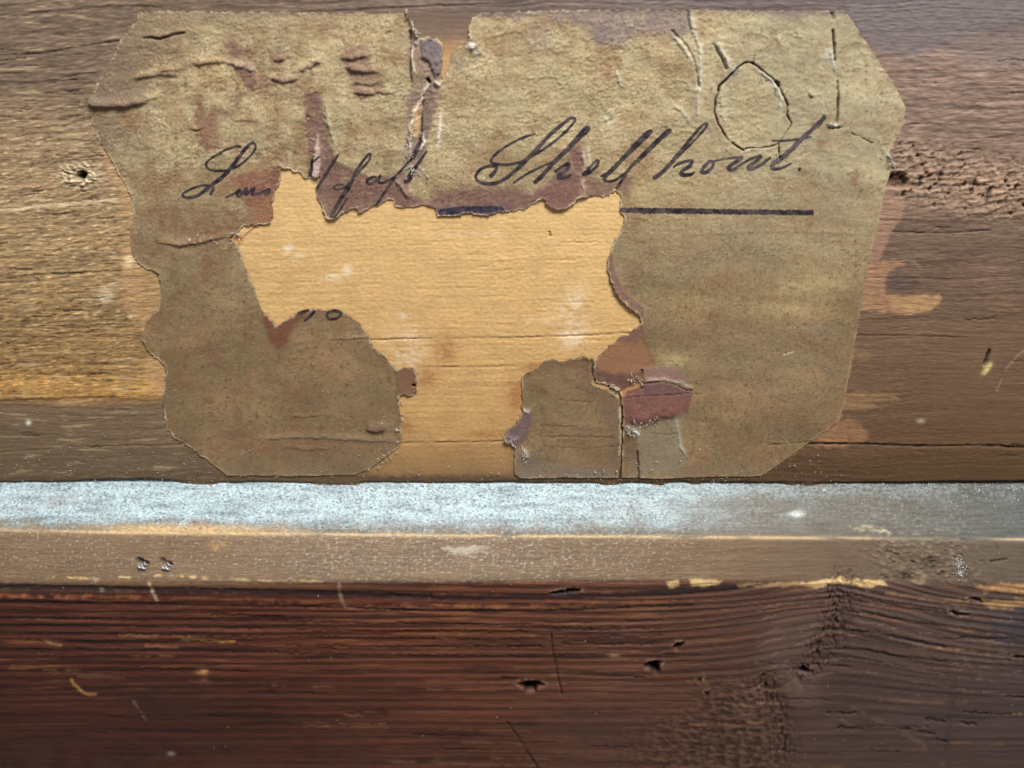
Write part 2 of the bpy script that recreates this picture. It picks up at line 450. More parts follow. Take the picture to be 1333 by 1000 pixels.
    hair([(1050, 578), (1120, 578), (1200, 581), (1270, 580), (1345, 583)], 1.5, 0.3, (34, 22, 14), .9)
    hair([(1115, 437), (1190, 437), (1260, 440)], 1.0, 0.12)
    hair([(0, 361), (60, 358), (160, 352)], 1.0, 0.14)
    hair([(0, 72), (60, 69), (110, 60), (176, 50)], 1.4, 0.1, (66, 54, 48), .6)
    hair([(0, 112), (50, 108), (100, 98), (130, 94)], 1.1, 0.08, (74, 60, 50), .5)
    hair([(0, 20), (70, 15), (150, 8), (210, 9)], 1.1, 0.08, (74, 60, 50), .5)
    hair([(350, 18), (450, 14), (560, 8), (680, 4)], 1.0, 0.10, (72, 58, 50), .6)
    f.fill([(1096,-20),(1360,-20),(1360,16),(1270,45),(1185,76),(1140,66),(1104,14)], lin((108, 97, 96)), .8, 3, 3)
    f.fill([(1236,60),(1345,30),(1345,84),(1250,92)], lin((116, 102, 96)), .55, 8, 8)
    hair([(1160, 302), (1230, 304), (1290, 300)], 1.1, 0.16, (66, 54, 46), .7)
    f.stripe([(0, 274), (60, 268), (150, 261)], 3.0, lin((214, 190, 150)), 0.75, 3)
    f.stripe([(0, 328), (70, 322), (150, 330)], 1.6, lin((205, 178, 135)), 0.5, 3)
    for i in range(90):                      # scattered short splits along the grain
        side = rng.random() < 0.55
        x = rng.uniform(-10, 150) if side else rng.uniform(1165, 1340)
        y = rng.uniform(20, 600); l = rng.uniform(8, 42); sl_ = -0.10 if side and y < 330 else -0.02
        f.groove([(x, y), (x + l * .5, y + l * .5 * sl_ + rng.uniform(-1, 1)), (x + l, y + l * sl_)], rng.uniform(0.7, 1.2), rng.uniform(.08, .2), lin((64, 48, 36)), 0.55, 2)
    for i in range(70):
        x = rng.uniform(330, 800); y = rng.uniform(285, 560); l = rng.uniform(10, 60)
        f.groove([(x, y), (x + l, y - l * 0.02)], rng.uniform(.6, .9), rng.uniform(.03, .09), lin((170, 124, 72)), 0.4, 1.5)
    sl = f.win(310, 230, 840, 600)
    f.h[sl] += .03 * fbm(U[sl] / 6, V[sl] / 4.5, 2, 3) + 0.016 * fbm(U[sl] / 190, V[sl] / 2.4, 2, 8) + .028 * perlin(U[sl] / 3.4, V[sl] / 3.1, 10)
    # chalky scuffs and stains on the bare wood
    WH = lin((236, 224, 200))
    for x, y, rx, ry, k in ((376, 325, 6, 5, .9), (388, 334, 9, 4, .7), (430, 361, 18, 4, .55), (452, 351, 5, 5, .8), (527, 415, 8, 6, .6), (530, 455, 20, 28, .42),
                            (748, 405, 18, 26, .5), (742, 440, 14, 12, .55), (690, 418, 26, 4, .35), (137, 385, 7, 10, .4), (610, 305, 40, 3, .25)):
        f.blob(x, y, rx, ry, WH, k * .62, 1.3)
    for x, y, rx, ry in ((580, 455, 14, 22), (556, 490, 12, 14), (672, 515, 12, 22), (700, 478, 20, 6), (528, 556, 9, 12), (640, 566, 30, 4)):
        f.blob(x, y, rx, ry, lin((152, 98, 58)), 0.68, 0.7)
    f.blob(310, 310, 6, 4, lin((140, 76, 40)), 0.9, 0.4); f.stripe([(312, 312), (330, 297), (345, 291)], 1.8, lin((150, 96, 54)), .8)
    f.ridge([(643, 340), (650, 335), (657, 339), (656, 347), (648, 348), (643, 342)], 2.0, 0.10, lin((222, 182, 120)), .5)
    f.groove([(715, 302), (716, 308)], 1.6, 0.35, lin((90, 52, 28)), .9)
    f.blob(720, 314, 8, 5, lin((214, 180, 130)), .5)
    # nail crater on the left, with splintered rim
    cx, cy = 105, 229
    sl = f.win(40, 190, 170, 270)
    x, y = U[sl] - cx, V[sl] - cy
    r = np.hypot(x / 1.7, y) + 5 * fbm(x / 14, y / 9, 2, 64); th = np.arctan2(y, x)
    spk = fbm(x / 10 + y / 7, y / 2.6 - x / 9, 3, 63)
    ring = np.exp(-((r - 9) / 8) ** 2)
    f.h[sl] += ring * (0.10 + 0.55 * spk) - 1.5 * np.exp(-((np.hypot(x - 1, (y + 1) * 1.1) + 2.4 * f.n1[sl]) / 6.0) ** 4)
    f.tint(sl, ring * sstep(-0.2, 0.3, spk), lin((226, 208, 172)), 0.85)
    f.tint(sl, np.exp(-((np.hypot(x - 1, y + 1) + 2.4 * f.n1[sl]) / 6.6) ** 4), lin((46, 38, 38)), 0.95)
    # ragged worm-eaten ridge on the right
    band = 222 + 0.16 * (U - 1165)
    wd = 46
    rm = np.exp(-((V - band) / wd) ** 4) * sstep(1148, 1172, U)
    n = fbm(U / 15, (V + .2 * U) / 6.5, 3, 19); n2 = fbm(U / 5, V / 6, 2, 29); pit = fbm((U + .35 * V) / 8.0, V / 13, 2, 37) - .22 * (1 - np.exp(-((V - band - 8) / 24) ** 2))
    f.h += rm * (0.26 * n + 0.15 * n2 - 0.45 * sstep(0.2, 0.42, pit))
    f.tint(np.s_[:, :], rm * sstep(-0.1, 0.4, n + 0.5 * n2), lin((176, 144, 118)), 0.5)
    f.tint(np.s_[:, :], rm * sstep(0.2, 0.42, pit), lin((66, 48, 38)), 0.7)
    f.fill([(1156,228),(1172,224),(1182,238),(1176,246),(1154,244)], lin((72, 46, 34)), 0.8, 3, 3, -0.5)
    # rough fibrous patch above it
    rm2 = np.exp(-((V - 130) / 62) ** 4) * sstep(1120, 1160, U)
    f.h += rm2 * 0.13 * fbm(U / 22, V / 6, 3, 83)
    f.c *= (1 + 0.25 * rm2 * fbm(U / 30, V / 7, 3, 87))[..., None]
    # small chips: chisel nick, white fleck, soft scratches
    f.groove([(1288, 457), (1284, 468), (1281, 476)], 2.4, 0.5, lin((38, 24, 16)), .95, 1)
    f.ridge([(1291, 472), (1284, 482), (1278, 489)], 2.4, 0.18, lin((206, 182, 120)), .9)
    f.blob(37, 551, 3, 3, lin((235, 232, 222)), 0.95, .2, .15)
    f.blob(1199, 548, 5, 3, lin((186, 172, 150)), 0.7)
    for p in ([(1297, 510), (1310, 480), (1333, 455)], [(1180, 170), (1250, 150), (1330, 120)], [(1200, 350), (1190, 340), (1160, 339)]):
        f.stripe(p, 1.4, lin((150, 132, 112)), .45, 2, .4)
    f.fill([(20, 424), (38, 411), (42, 416), (26, 430)], lin((70, 56, 44)), .5, 2, 4)
    # groove along the joint with the rail
    jn = 629 + 2.2 * fbm(U / 60, V * 0, 3, 13) - 5 * np.exp(-((U - 170) / 60) ** 2)
    gm = sstep(jn - 2.5, jn + 1.5, V) * sstep(-.35, .1, fbm(U / 90, V * 0, 3, 15) + .35 * sstep(1050, 1200, U) + .25 * sstep(300, 100, U) - .12)
    f.h -= 0.9 * gm
    f.tint(np.s_[:, :], gm, lin((40, 30, 24)), .85)
    f.tint(np.s_[:, :], sstep(604, 634, V), lin((86, 64, 42)), .45)
    # nothing of the wood may poke through the sheet above it
    sl, d = f.poly(MAIN, 4, 0)
    f.h[sl] = np.where(d > -1, np.minimum(f.h[sl], 0.03 - .7 * sstep(2, 5, d)), f.h[sl])
    sl, d = f.poly(FRAG, 4, 0)
    f.h[sl] = np.where(d > -1, np.minimum(f.h[sl], 0.03 - .7 * sstep(2, 5, d)), f.h[sl])
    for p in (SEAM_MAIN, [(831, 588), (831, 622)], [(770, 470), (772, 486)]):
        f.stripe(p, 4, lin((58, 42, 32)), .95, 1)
    P = on_panel(U, V, f.h * MM)
    o = grid_mesh('wood_panel', P, np.concatenate([np.clip(f.c, 0.004, 0.9), fineness[..., None]], -1), None, M_PANEL, None, 0.006)
    tag(o, 'flat weathered brown wooden panel with the torn paper label pasted on it', 'wood panel')
    return o

panel()

# ------------------------------------------------------------------ paper label
PURPLE = lin((116, 86, 76)); PURP_D = lin((94, 66, 60)); BROWN = lin((126, 92, 68)); GREYP = lin((124, 108, 104))
label = empty('paper_label', tuple(on_panel(667, 320)))
tag(label, 'torn olive paper label with handwritten ink script pasted on the wooden panel', 'paper label')
LOC = np.array(label.location)

lf = Field(np.arange(108, 1186, 1.13), np.arange(6, 630, 1.13))

def paint_label(f):
    U, V = f.U, f.V
    big = fbm(U / 170, V / 120, 3, 2); mid = fbm(U / 45, V / 38, 4, 4); fine = fbm(U / 9, V / 7.5, 3, 6)
    top = lin((170, 152, 117)); low = lin((130, 108, 78)); cool = lin((150, 141, 114)); warm = lin((132, 103, 73))
    w = sstep(150, 430, V + 70 * big)[..., None]
    f.c[:] = top * (1 - w) + low * w  # paper darker downwards: part of the light falloff is put into the colour
    f.tint(np.s_[:, :], sstep(-.1, 0.5, mid + 0.4 * big), warm, 0.65)
    f.tint(np.s_[:, :], sstep(.1, .5, fbm(U / 34, V / 22, 4, 45)) * sstep(430, 250, V) * sstep(560, 330, U), BROWN, .45)
    f.tint(np.s_[:, :], sstep(.2, .6, fbm(U / 24, V / 30, 4, 47)), lin((122, 98, 70)), .35)
    f.tint(np.s_[:, :], sstep(850, 1000, U) * sstep(330, 180, V), cool, 0.6)
    f.tint(np.s_[:, :], sstep(0.15, 0.6, fbm(U / 60, V / 14, 4, 9) - 0.1) * sstep(250, 520, V), lin((112, 90, 62)), 0.5)
    f.c *= np.clip(1 + 0.16 * fine + 0.22 * mid + .16 * big + (.16 + .12 * sstep(-.2, .4, f.n3)) * fbm((U + .4 * V) / 4.2, V / 3.2, 2, 7), .3, 2)[..., None]
    # relief: buckled sheet, felt grain stronger in the upper left
    gr = (0.40 + 0.62 * sstep(420, 150, V) * sstep(1150, 820, U)) * np.clip(.8 + .9 * fbm(U / 70, V / 50, 2, 17), .3, 1.4)
    f.h += 0.15 + 0.05 * fbm(U / 110, V / 90, 3, 14) + gr * (0.055 * fbm((U + V * .5) / 7.5, V / 5.0, 2, 16) + 0.030 * perlin((U + .4 * V) / 3.6, V / 2.9, 18))
    up = sstep(330, 190, V)
    f.h += up * (0.10 * fbm(U / 34, V / 22, 3, 20) + .05 * sstep(.86, 1.0, 1 - np.abs(fbm(U / 60, V / 34, 3, 21))) * sstep(-.2, .3, f.n3))
    f.h += .03 * sstep(.9, 1.0, 1 - np.abs(fbm(U / 90, V / 50, 3, 25))) * sstep(0, .4, fbm(U / 80, V / 80, 2, 30))
    fx = sstep(.12, .42, fbm(U / 16, V / 30, 4, 49) + .5 * fbm(U / 90, V / 60, 2, 50)) * sstep(380, 300, V) * sstep(620, 380, U)
    f.tint(np.s_[:, :], fx, lin((118, 86, 66)), .5)
    fx = sstep(.3, .5, fbm(U / 9, V / 8, 3, 52)) * sstep(300, 400, V) * sstep(640, 520, U)
    f.tint(np.s_[:, :], fx, lin((96, 68, 46)), .5)
    bl = fbm(U / 120, V / 80, 4, 151)
    f.c *= np.clip(1 + .30 * bl, .6, 1.4)[..., None]
    f.tint(np.s_[:, :], sstep(.02, .3, fbm(U / 55, V / 42, 5, 153)), lin((116, 84, 58)), .30)
    f.tint(np.s_[:, :], sstep(.36, .5, fbm(U / 6.5, V / 6, 2, 155)) * sstep(-.1, .3, bl + .1), lin((84, 58, 40)), .6)
    tide = fbm(U / 130, V / 90, 4, 157)
    f.tint(np.s_[:, :], np.exp(-(tide / .022) ** 2) * sstep(240, 330, V), lin((104, 80, 56)), .38)
    # top band: dirty purple-grey along the trimmed edge
    f.fill([(300,8),(460,8),(470,20),(420,22),(310,22)], GREYP, .7, 5, 6)
    f.fill([(620,8),(780,8),(900,8),(902,44),(876,50),(850,42),(826,50),(806,60),(776,58),(768,34),(700,24),(625,24)], GREYP, .8, 6, 6)
    f.fill([(985,8),(1100,8),(1106,18),(1060,22),(1030,26),(1000,22)], GREYP, .6, 6, 6)
    f.blob(704, 45, 15, 17, GREYP, .6); f.blob(782, 42, 16, 10, GREYP, .7)
    f.tint(np.s_[:, :], sstep(26, 12, V), lin((118, 102, 92)), .55)
    tl = sstep(150, 40, (U - 118) * .75 + (V - 12) * .42 + 34 * f.n3)
    f.tint(np.s_[:, :], tl, lin((120, 102, 82)), .92)
    f.tint(np.s_[:, :], sstep(60, 10, V + 16 * f.n3) * sstep(620, 400, U), lin((146, 126, 98)), .55)
    # wrinkles with rubbed brown crests
    f.fill([(128,112),(168,108),(186,118),(190,134),(122,138),(118,126)], lin((120, 100, 88)), .5, 6, 6)
    f.ridge([(117,134),(125,138),(145,138),(165,138),(184,134),(190,130)], 3.2, .62, lin((92, 68, 62)), .9, 1.1)
    f.ridge([(190,130),(208,126)], 2.2, .15)
    f.ridge([(175,103),(195,99),(215,97),(232,98)], 2.8, .4, PURPLE, .8, 1.1)
    f.ridge([(205,92),(225,91),(240,90)], 2.4, .25, PURPLE, .6)
    f.step([(240,42),(225,46),(210,51),(190,50)], 12, .0)
    f.groove([(188,50),(198,49),(210,51),(225,46),(240,43)], 1.8, .25, lin((84, 62, 54)), .85)
    f.ridge([(190,46),(210,47),(226,42),(240,39)], 2.6, .2)
    f.ridge([(240,84),(260,83),(290,80),(305,83),(322,91)], 2.8, .28, BROWN, .5)
    f.blob(306, 70, 12, 12, PURPLE, .8); f.blob(303, 55, 6, 9, PURPLE, .5)
    f.fill([(302,84),(324,84),(331,94),(336,108),(332,116),(320,112),(314,100)], PURPLE, .9, 3, 4, .08)
    f.ridge([(306,88),(320,86),(330,94)], 2.4, .35, lin((160, 138, 128)), .7)
    for p, w, h in (([(355,78),(363,78),(370,76)], 3.6, .40), ([(354,102),(366,106),(378,105),(388,101)], 3.4, .45), ([(390,92),(403,87),(413,82),(419,81)], 3.6, .50),
                    ([(442,75),(458,76),(480,71)], 4.2, .5), ([(450,88),(466,92),(482,94),(496,93)], 4.2, .5), ([(460,120),(478,122),(496,120),(512,121)], 3.2, .42),
                    ([(460,108),(480,110),(496,108)], 2.6, .2)):
        f.ridge(p, w * .78, h * .85, PURPLE, .8, 1.3, 3)
    f.fill([(444,66),(472,60),(486,72),(482,82),(498,92),(500,108),(494,124),(464,128),(458,104),(452,90),(446,84)], PURPLE, .62, 6, 5)
    f.blob(363, 70, 9, 9, PURPLE, .6); f.blob(362, 162, 8, 12, BROWN, .6); f.blob(356, 178, 12, 8, BROWN, .6); f.blob(350, 148, 6, 8, BROWN, .6)
    f.ridge([(304,158),(318,156),(340,157)], 1.8, .16, BROWN, .5)
    f.fill([(256,118),(262,126),(268,142),(290,158),(282,172),(288,196),(270,198),(262,176),(254,160),(256,140)], lin((122, 84, 68)), .72, 6, 6)
    f.ridge([(247,167),(258,168),(268,164)], 2.2, .25)
    f.blob(168, 154, 18, 9, lin((138, 100, 72)), .55); f.blob(172, 166, 12, 6, lin((132, 92, 66)), .45); f.blob(265, 112, 8, 4, BROWN, .6)
    f.blob(325, 40, 20, 10, BROWN, .25); f.blob(228, 66, 8, 5, BROWN, .4)
    # rubbed strip running down to the pointed flap
    f.fill([(400,120),(414,118),(420,132),(424,160),(432,188),(441,212),(430,236),(410,240),(404,228),(402,190),(396,150)], PURPLE, .9, 4, 5, -.05)
    f.fill([(413,176),(417,200),(418,230),(411,232),(407,228),(408,205)], lin((186, 160, 148)), .9, 1.5, 2, .25)
    f.ridge([(424,130),(427,158),(436,188)], 2.2, .25, lin((190, 182, 150)), .4)
    f.ridge([(398,148),(412,152),(420,146)], 2.0, .2)
    # rubbed border over the hole
    f.fill([(441,212),(454,219),(469,224),(483,230),(500,230),(513,226),(525,224),(531,238),(538,253),(549,261),(566,266),(572,286),(530,276),(470,284),(430,292),(404,256),(408,232),(425,215),(433,195)], PURPLE, .95, 3, 4, -.03)
    f.fill([(562,258),(590,249),(612,246),(650,244),(672,247),(690,252),(700,246),(722,230),(740,203),(751,187),(760,190),(764,217),(762,228),(776,235),(794,239),(812,228),(825,230),(818,252),(808,266),(750,280),(700,286),(570,290)], PURPLE, .95, 5, 5, -.03)
    f.fill([(560,246),(600,238),(640,236),(680,238),(690,250),(560,262)], PURPLE, .4, 6, 6)
    f.fill([(690,262),(710,240),(735,225),(755,225),(758,258),(735,276),(715,272)], lin((112, 78, 72)), .6, 5, 4, .12)
    f.ridge([(757,190),(760,215),(758,240),(760,256)], 2.0, .35, lin((190, 160, 140)), .6)
    f.ridge([(764,190),(766,206),(768,226)], 3.0, .3, lin((196, 190, 164)), .6)
    f.fill([(570,282),(566,272),(600,268),(640,266),(664,270),(640,286),(590,288)], lin((70, 60, 84)), .55, 4, 4)
    f.ridge([(513,232),(524,246),(535,258)], 3.4, .35, lin((150, 128, 110)), .5)
    f.fill([(302,232),(318,227),(342,221),(361,215),(370,222),(364,245),(357,258),(360,275),(354,292),(335,296),(328,292),(329,273),(321,261),(308,252)], lin((128, 88, 72)), .92, 6, 4)
    f.fill([(328,262),(352,258),(360,275),(354,292),(332,294)], lin((146, 104, 76)), .8, 4, 4)
    f.fill([(342,396),(352,414),(360,426),(372,412),(390,404),(398,410),(386,422),(374,446),(360,454),(350,442),(343,420)], lin((112, 68, 52)), .85, 4, 4)
    f.blob(362, 440, 10, 16, lin((112, 72, 54)), .6)
    # brown smears on the left limb
    for x, y, rx, ry, k in ((205, 245, 18, 9, .6), (217, 270, 16, 12, .6), (272, 290, 46, 13, .65), (240, 300, 30, 10, .4), (181, 285, 8, 8, .5), (195, 232, 14, 6, .4),
                            (246, 232, 10, 14, .4), (270, 336, 8, 20, .65), (268, 352, 6, 6, .5), (207, 430, 6, 6, .7), (235, 458, 16, 4, .6), (280, 464, 8, 5, .8), (278, 458, 5, 6, .4),
                            (245, 500, 7, 5, .8), (258, 508, 16, 5, .4), (272, 520, 8, 6, .7), (311, 510, 9, 4, .6), (311, 541, 6, 12, .7), (413, 436, 6, 9, .5), (442, 431, 5, 8, .5),
                            (345, 512, 20, 9, .35), (405, 508, 22, 8, .35), (365, 585, 34, 5, .8), (440, 588, 34, 5, .7), (320, 575, 18, 8, .4), (400, 576, 60, 3, .7), (470, 575, 40, 4, .5), (350, 560, 40, 6, .3), (432, 480, 14, 16, .3),
                            (1046, 535, 7, 2.4, .7), (974, 537, 5, 3, .5), (970, 592, 6, 3, .5), (1068, 190, 5, 10, .7), (1086, 186, 16, 8, .35), (1110, 232, 5, 8, .7), (1112, 180, 14, 8, .2),
                            (715, 70, 30, 7, .45), (790, 64, 16, 5, .7), (797, 75, 10, 6, .6), (795, 88, 8, 5, .6), (652, 85, 6, 14, .3), (840, 46, 20, 8, .4), (862, 56, 8, 5, .6), (838, 150, 6, 10, .3),
                            (885, 78, 6, 12, .4), (903, 138, 5, 16, .5), (570, 70, 20, 14, .3)):
        f.blob(x, y, rx, ry, BROWN, k, .8)
    f.fill([(225,288),(300,276),(322,290),(300,308),(250,312),(222,304)], lin((118, 90, 68)), .4, 10, 8)
    f.ridge([(206,314),(235,319),(262,315),(285,309),(300,306)], 2.6, .32, lin((124, 92, 72)), .6)
    f.ridge([(379,541),(396,542),(416,540)], 1.6, .18); f.ridge([(334,571),(370,569),(401,568),(452,571),(520,574)], 2.4, .20, lin((140, 124, 104)), .3)
    f.ridge([(370,581),(400,584),(432,582)], 2.0, .16, BROWN, .5)
    f.ridge([(475,556),(490,560),(504,556)], 3.6, .45, PURP_D, .8)
    f.fill([(515,480),(527,476),(541,478),(545,488),(543,510),(534,516),(522,513),(517,500)], lin((124, 88, 68)), .85, 2, 2, .10)
    f.groove([(538,501),(541,501)], 2.0, .5, lin((40, 26, 18)), 1)
    # crumpled tear in the middle
    f.fill([(534,40),(545,46),(575,56),(590,66),(582,92),(573,104),(566,145),(560,172),(552,205),(546,232),(530,232),(527,196),(531,155),(534,105),(532,66)], lin((128, 106, 96)), .85, 4, 4, -.05)
    f.fill([(548,52),(562,48),(576,58),(577,74),(572,96),(566,100),(558,80),(550,74)], lin((116, 104, 104)), .9, 2, 2, .28)
    f.fill([(534,62),(546,60),(554,84),(556,104),(546,122),(536,122)], lin((142, 118, 96)), .8, 3, 3, .1)
    f.fill([(540,136),(550,130),(549,160),(546,178),(534,178),(534,158)], lin((196, 160, 116)), .85, 2, 3)
    f.fill([(551,120),(564,104),(568,128),(564,150),(556,178),(546,178),(549,150)], lin((116, 96, 84)), .85, 3, 3, .15)
    f.groove([(534,40),(535,66),(534,90),(536,108)], 1.4, .3, lin((56, 42, 36)), .9)
    f.groove([(549,172),(550,140),(552,124)], 1.2, .4, lin((40, 28, 22)), .95)
    f.groove([(586,76),(580,94),(576,104)], 1.6, .3, lin((60, 46, 38)), .9)
    f.groove([(557,103),(559,107)], 2.6, .6, lin((28, 18, 16)), 1)
    f.groove([(549,176),(544,196),(536,212)], 2.0, .3, lin((56, 40, 34)), .8)
    for p, w, h in (([(527,15),(535,24),(539,38),(544,50),(543,58)], 1.9, .35), ([(558,108),(552,118),(550,128),(545,136),(538,150),(533,168),(535,184),(533,202),(530,212)], 1.8, .40),
                    ([(537,60),(536,80),(542,96)], 1.5, .2), ([(545,178),(550,176),(552,186),(546,196)], 1.8, .4), ([(566,106),(571,112),(574,110)], 1.4, .3),
                    ([(574,145),(572,170),(570,196)], 2.2, .18)):
        f.ridge(p, w, h, lin((226, 212, 192)), .85, 1.0)
    f.blob(538, 222, 9, 8, lin((190, 168, 150)), .5, .9, .2)
    f.blob(613, 61, 6, 4, lin((216, 210, 198)), .8, .9, .22); f.blob(621, 69, 4, 3, lin((210, 204, 190)), .6, .9, .12)
    f.blob(600, 80, 16, 10, lin((120, 110, 100)), .4)
    # fold near the upper right with stepped edge
    f.ridge([(899,12),(902,40),(910,62),(911,92),(908,130),(907,160)], 2.4, .26, lin((206, 202, 182)), .55)
    f.groove([(895,14),(896,30),(898,38)], 1.8, .2, lin((90, 76, 72)), .7)
    f.groove([(874,40),(892,58),(902,76),(907,96),(909,112)], 2.2, .25, lin((112, 90, 76)), .7)
    f.ridge([(878,48),(892,66),(901,84)], 2.8, .3, lin((200, 194, 172)), .5)
    f.ridge([(876,136),(888,146),(898,160)], 2.4, .26, lin((200, 198, 176)), .4)
    f.ridge([(801,92),(806,104),(808,114)], 2.0, .22, lin((206, 204, 184)), .5)
    f.ridge([(786,158),(796,152),(797,142)], 2.2, .2); f.blob(792, 156, 8, 4, lin((206, 200, 176)), .5)
    f.groove([(928,58),(938,74),(945,90)], 1.8, .22, lin((110, 98, 84)), .6); f.ridge([(932,56),(943,74),(950,90)], 2.2, .22, lin((200, 198, 180)), .5)
    f.fill([(788,326),(789,347),(795,370),(806,388),(822,404),(838,412),(838,398),(822,388),(808,370),(799,346),(797,326)], PURPLE, .85, 2, 2, .05)
    # ring crack over the knot, with its inner disc slightly sunk
    ringL = [(981,82),(971,81),(960,88),(950,99),(937,112),(931,130),(930,147),(935,162),(946,181),(958,190),(968,196)]
    ringR = [(979,83),(986,87),(994,93),(1005,102),(1014,114),(1020,126),(1025,137),(1024,149),(1030,162),(1026,168),(1021,174),(1015,186),(1002,191),(981,193),(970,193)]
    sl, d = f.poly(ringL + ringR[::-1], 8, 1)
    f.h[sl] -= (0.10 * sstep(0, 8, d) - .05 * sstep(0, 40, d)).astype(np.float32)
    f.tint(sl, sstep(0, 14, d), lin((160, 144, 110)), .5)
    f.ridge([(950,100),(942,112),(938,128),(940,150),(948,172)], 3.0, .14, lin((176, 168, 138)), .5)
    f.ridge([(990,93),(1002,104),(1012,118),(1018,132)], 2.0, .20, lin((222, 216, 200)), .6)
    f.ridge([(1016,130),(1014,150),(1012,170)], 2.0, .16, lin((186, 180, 156)), .5)
    f.ridge([(944,104),(953,95),(962,88)], 3.2, .26, lin((122, 120, 124)), .6)
    DK = lin((34, 26, 26))
    f.groove(ringL, 1.45, .42, DK, .95); f.groove(ringR[:10], 1.25, .40, DK, .95); f.groove(ringR[9:], .9, .25, lin((70, 58, 46)), .85)
    f.groove([(934,118),(936,112),(944,104),(952,96)], 2.0, .3, DK, .9)
    f.groove([(1009,106),(1013,108),(1014,112)], 2.4, .5, DK, 1); f.groove([(981,80),(982,72)], 1.0, .2, lin((90, 80, 76)), .7)
    f.groove([(1013,188),(1014,198),(1015,210)], 1.2, .35, DK, .95)
    # vertical split at the right, and the break at its foot
    f.groove([(1077,2),(1081,14),(1084,24)], 2.6, .2, lin((84, 70, 68)), .7)
    f.groove([(1084,40),(1085,58),(1086,78)], 2.0, .35, lin((56, 42, 42)), .9)
    f.groove([(1086,78),(1089,96),(1090,110)], 1.0, .25, lin((90, 76, 66)), .8)
    f.groove([(1090,106),(1091,128),(1090,146),(1089,162)], 1.7, .38, lin((44, 34, 34)), .95)
    f.ridge([(1080,62),(1083,80),(1087,96)], 2.4, .22, lin((206, 202, 190)), .5); f.blob(1072, 72, 5, 6, lin((206, 200, 186)), .6, .5, .12)
    f.groove([(1076,164),(1084,168),(1094,166)], 1.6, .4, DK, .9); f.ridge([(1079,161),(1086,164),(1092,161)], 1.6, .3, lin((220, 216, 206)), .8)
    f.groove([(1108,174),(1116,177),(1124,181),(1136,186)], 1.0, .3, lin((52, 42, 38)), .9, 2.5)
    f.ridge([(1052,120),(1058,126)], 2.4, .3); f.blob(974, 45, 3, 4, BROWN, .5); f.ridge([(1102,226),(1110,222)], 2.0, .2)
    f.ridge([(1153,200),(1158,206),(1162,216)], 2.2, .35, lin((222, 218, 206)), .85)
    # yellow scuffs and dark flecking on the right half
    for x, y, rx, ry, k in ((1048, 372, 44, 15, .6), (1010, 404, 52, 10, .45), (880, 468, 22, 10, .6), (1040, 345, 20, 12, .4), (860, 250, 60, 20, .35), (930, 390, 60, 10, .2)):
        f.blob(x, y, rx, ry, lin((176, 157, 114)), k, .6)
    for x, y, rx, ry, k in ((1060, 428, 24, 7, .5), (950, 330, 90, 26, .25), (1000, 470, 90, 40, .25), (960, 300, 60, 8, .3), (1090, 300, 30, 40, .2)):
        f.blob(x, y, rx, ry, lin((122, 116, 98)), k, .6)
    sp = sstep(.30, .52, fbm(U / 4.2, V / 3.6, 2, 44)) * sstep(330, 420, V + .25 * (U - 700)) * sstep(620, 800, U)
    f.tint(np.s_[:, :], sp, lin((66, 54, 40)), .55)
    f.stripe([(1020,461),(1032,458)], 1.2, lin((206, 196, 170)), .8)
    # torn corner at the lower middle: brown under-layer, maroon flap, bent strip
    f.fill([(770,474),(790,455),(806,438),(820,430),(834,422),(838,446),(854,472),(842,480),(838,512),(810,516),(788,506),(770,496)], lin((140, 100, 72)), .95, 2.5, 3, -.06)
    f.fill([(803,440),(820,430),(834,420),(838,440),(826,448),(810,446)], lin((116, 82, 74)), .8, 4, 3)
    f.fill([(770,480),(790,483),(812,486),(838,485),(832,500),(816,512),(796,508),(776,500)], PURP_D, .85, 4, 4)
    f.fill([(806,510),(818,503),(834,497),(838,504),(828,511),(812,515)], lin((172, 126, 80)), .9, 2, 2, -.1)
    f.ridge([(793,502),(800,506),(806,508)], 2.0, .3, lin((216, 194, 176)), .8)
    f.groove([(836,482),(836,496),(834,506)], 1.6, .3, lin((50, 32, 26)), .9)
    f.fill([(838,478),(870,476),(886,482),(900,496),(880,500),(860,497),(838,498)], lin((136, 106, 94)), .9, 2.5, 3, .04)
    f.groove([(838,499),(860,497),(878,500),(894,508),(900,508)], 1.3, .22, lin((60, 38, 36)), .9)
    f.ridge([(842,495),(866,494),(884,498),(902,505)], 1.4, .2, lin((206, 188, 176)), .7)
    sl, m = f.fill([(812,514),(838,500),(862,499),(886,505),(902,510),(894,538),(872,543),(846,549),(816,555),(809,532)], lin((112, 74, 66)), .97, 2, 3)
    f.ridge([(812,548),(832,545),(858,540),(888,534)], 9.0, .55)
    f.fill([(838,498),(862,499),(886,505),(902,508),(896,513),(866,513),(836,514)], lin((104, 76, 82)), .7, 3, 2)
    f.groove([(812,518),(838,515),(870,514),(896,512)], 1.2, .12, lin((78, 48, 46)), .6)
    f.fill([(814,554),(846,548),(872,542),(894,538),(888,552),(886,580),(892,604),(880,616),(834,618),(832,590),(826,570)], lin((134, 122, 102)), .55, 4, 4)
    f.ridge([(814,554),(828,562),(832,568)], 1.8, .3, lin((220, 212, 200)), .8)
    f.ridge([(879,545),(883,566),(886,582),(894,597)], 1.9, .28, lin((180, 172, 154)), .7)
    f.groove([(829,588),(831,604),(831,622)], 1.5, .4, lin((36, 26, 20)), .95)
    f.fill([(809,560),(828,570),(830,600),(812,604)], lin((104, 84, 62)), .6, 4, 4, -.05)
    f.groove([(848,564),(866,566),(882,564)], 1.4, .1, lin((96, 82, 66)), .5)
    f.ridge([(700,548),(750,556),(808,556)], 3, .05)
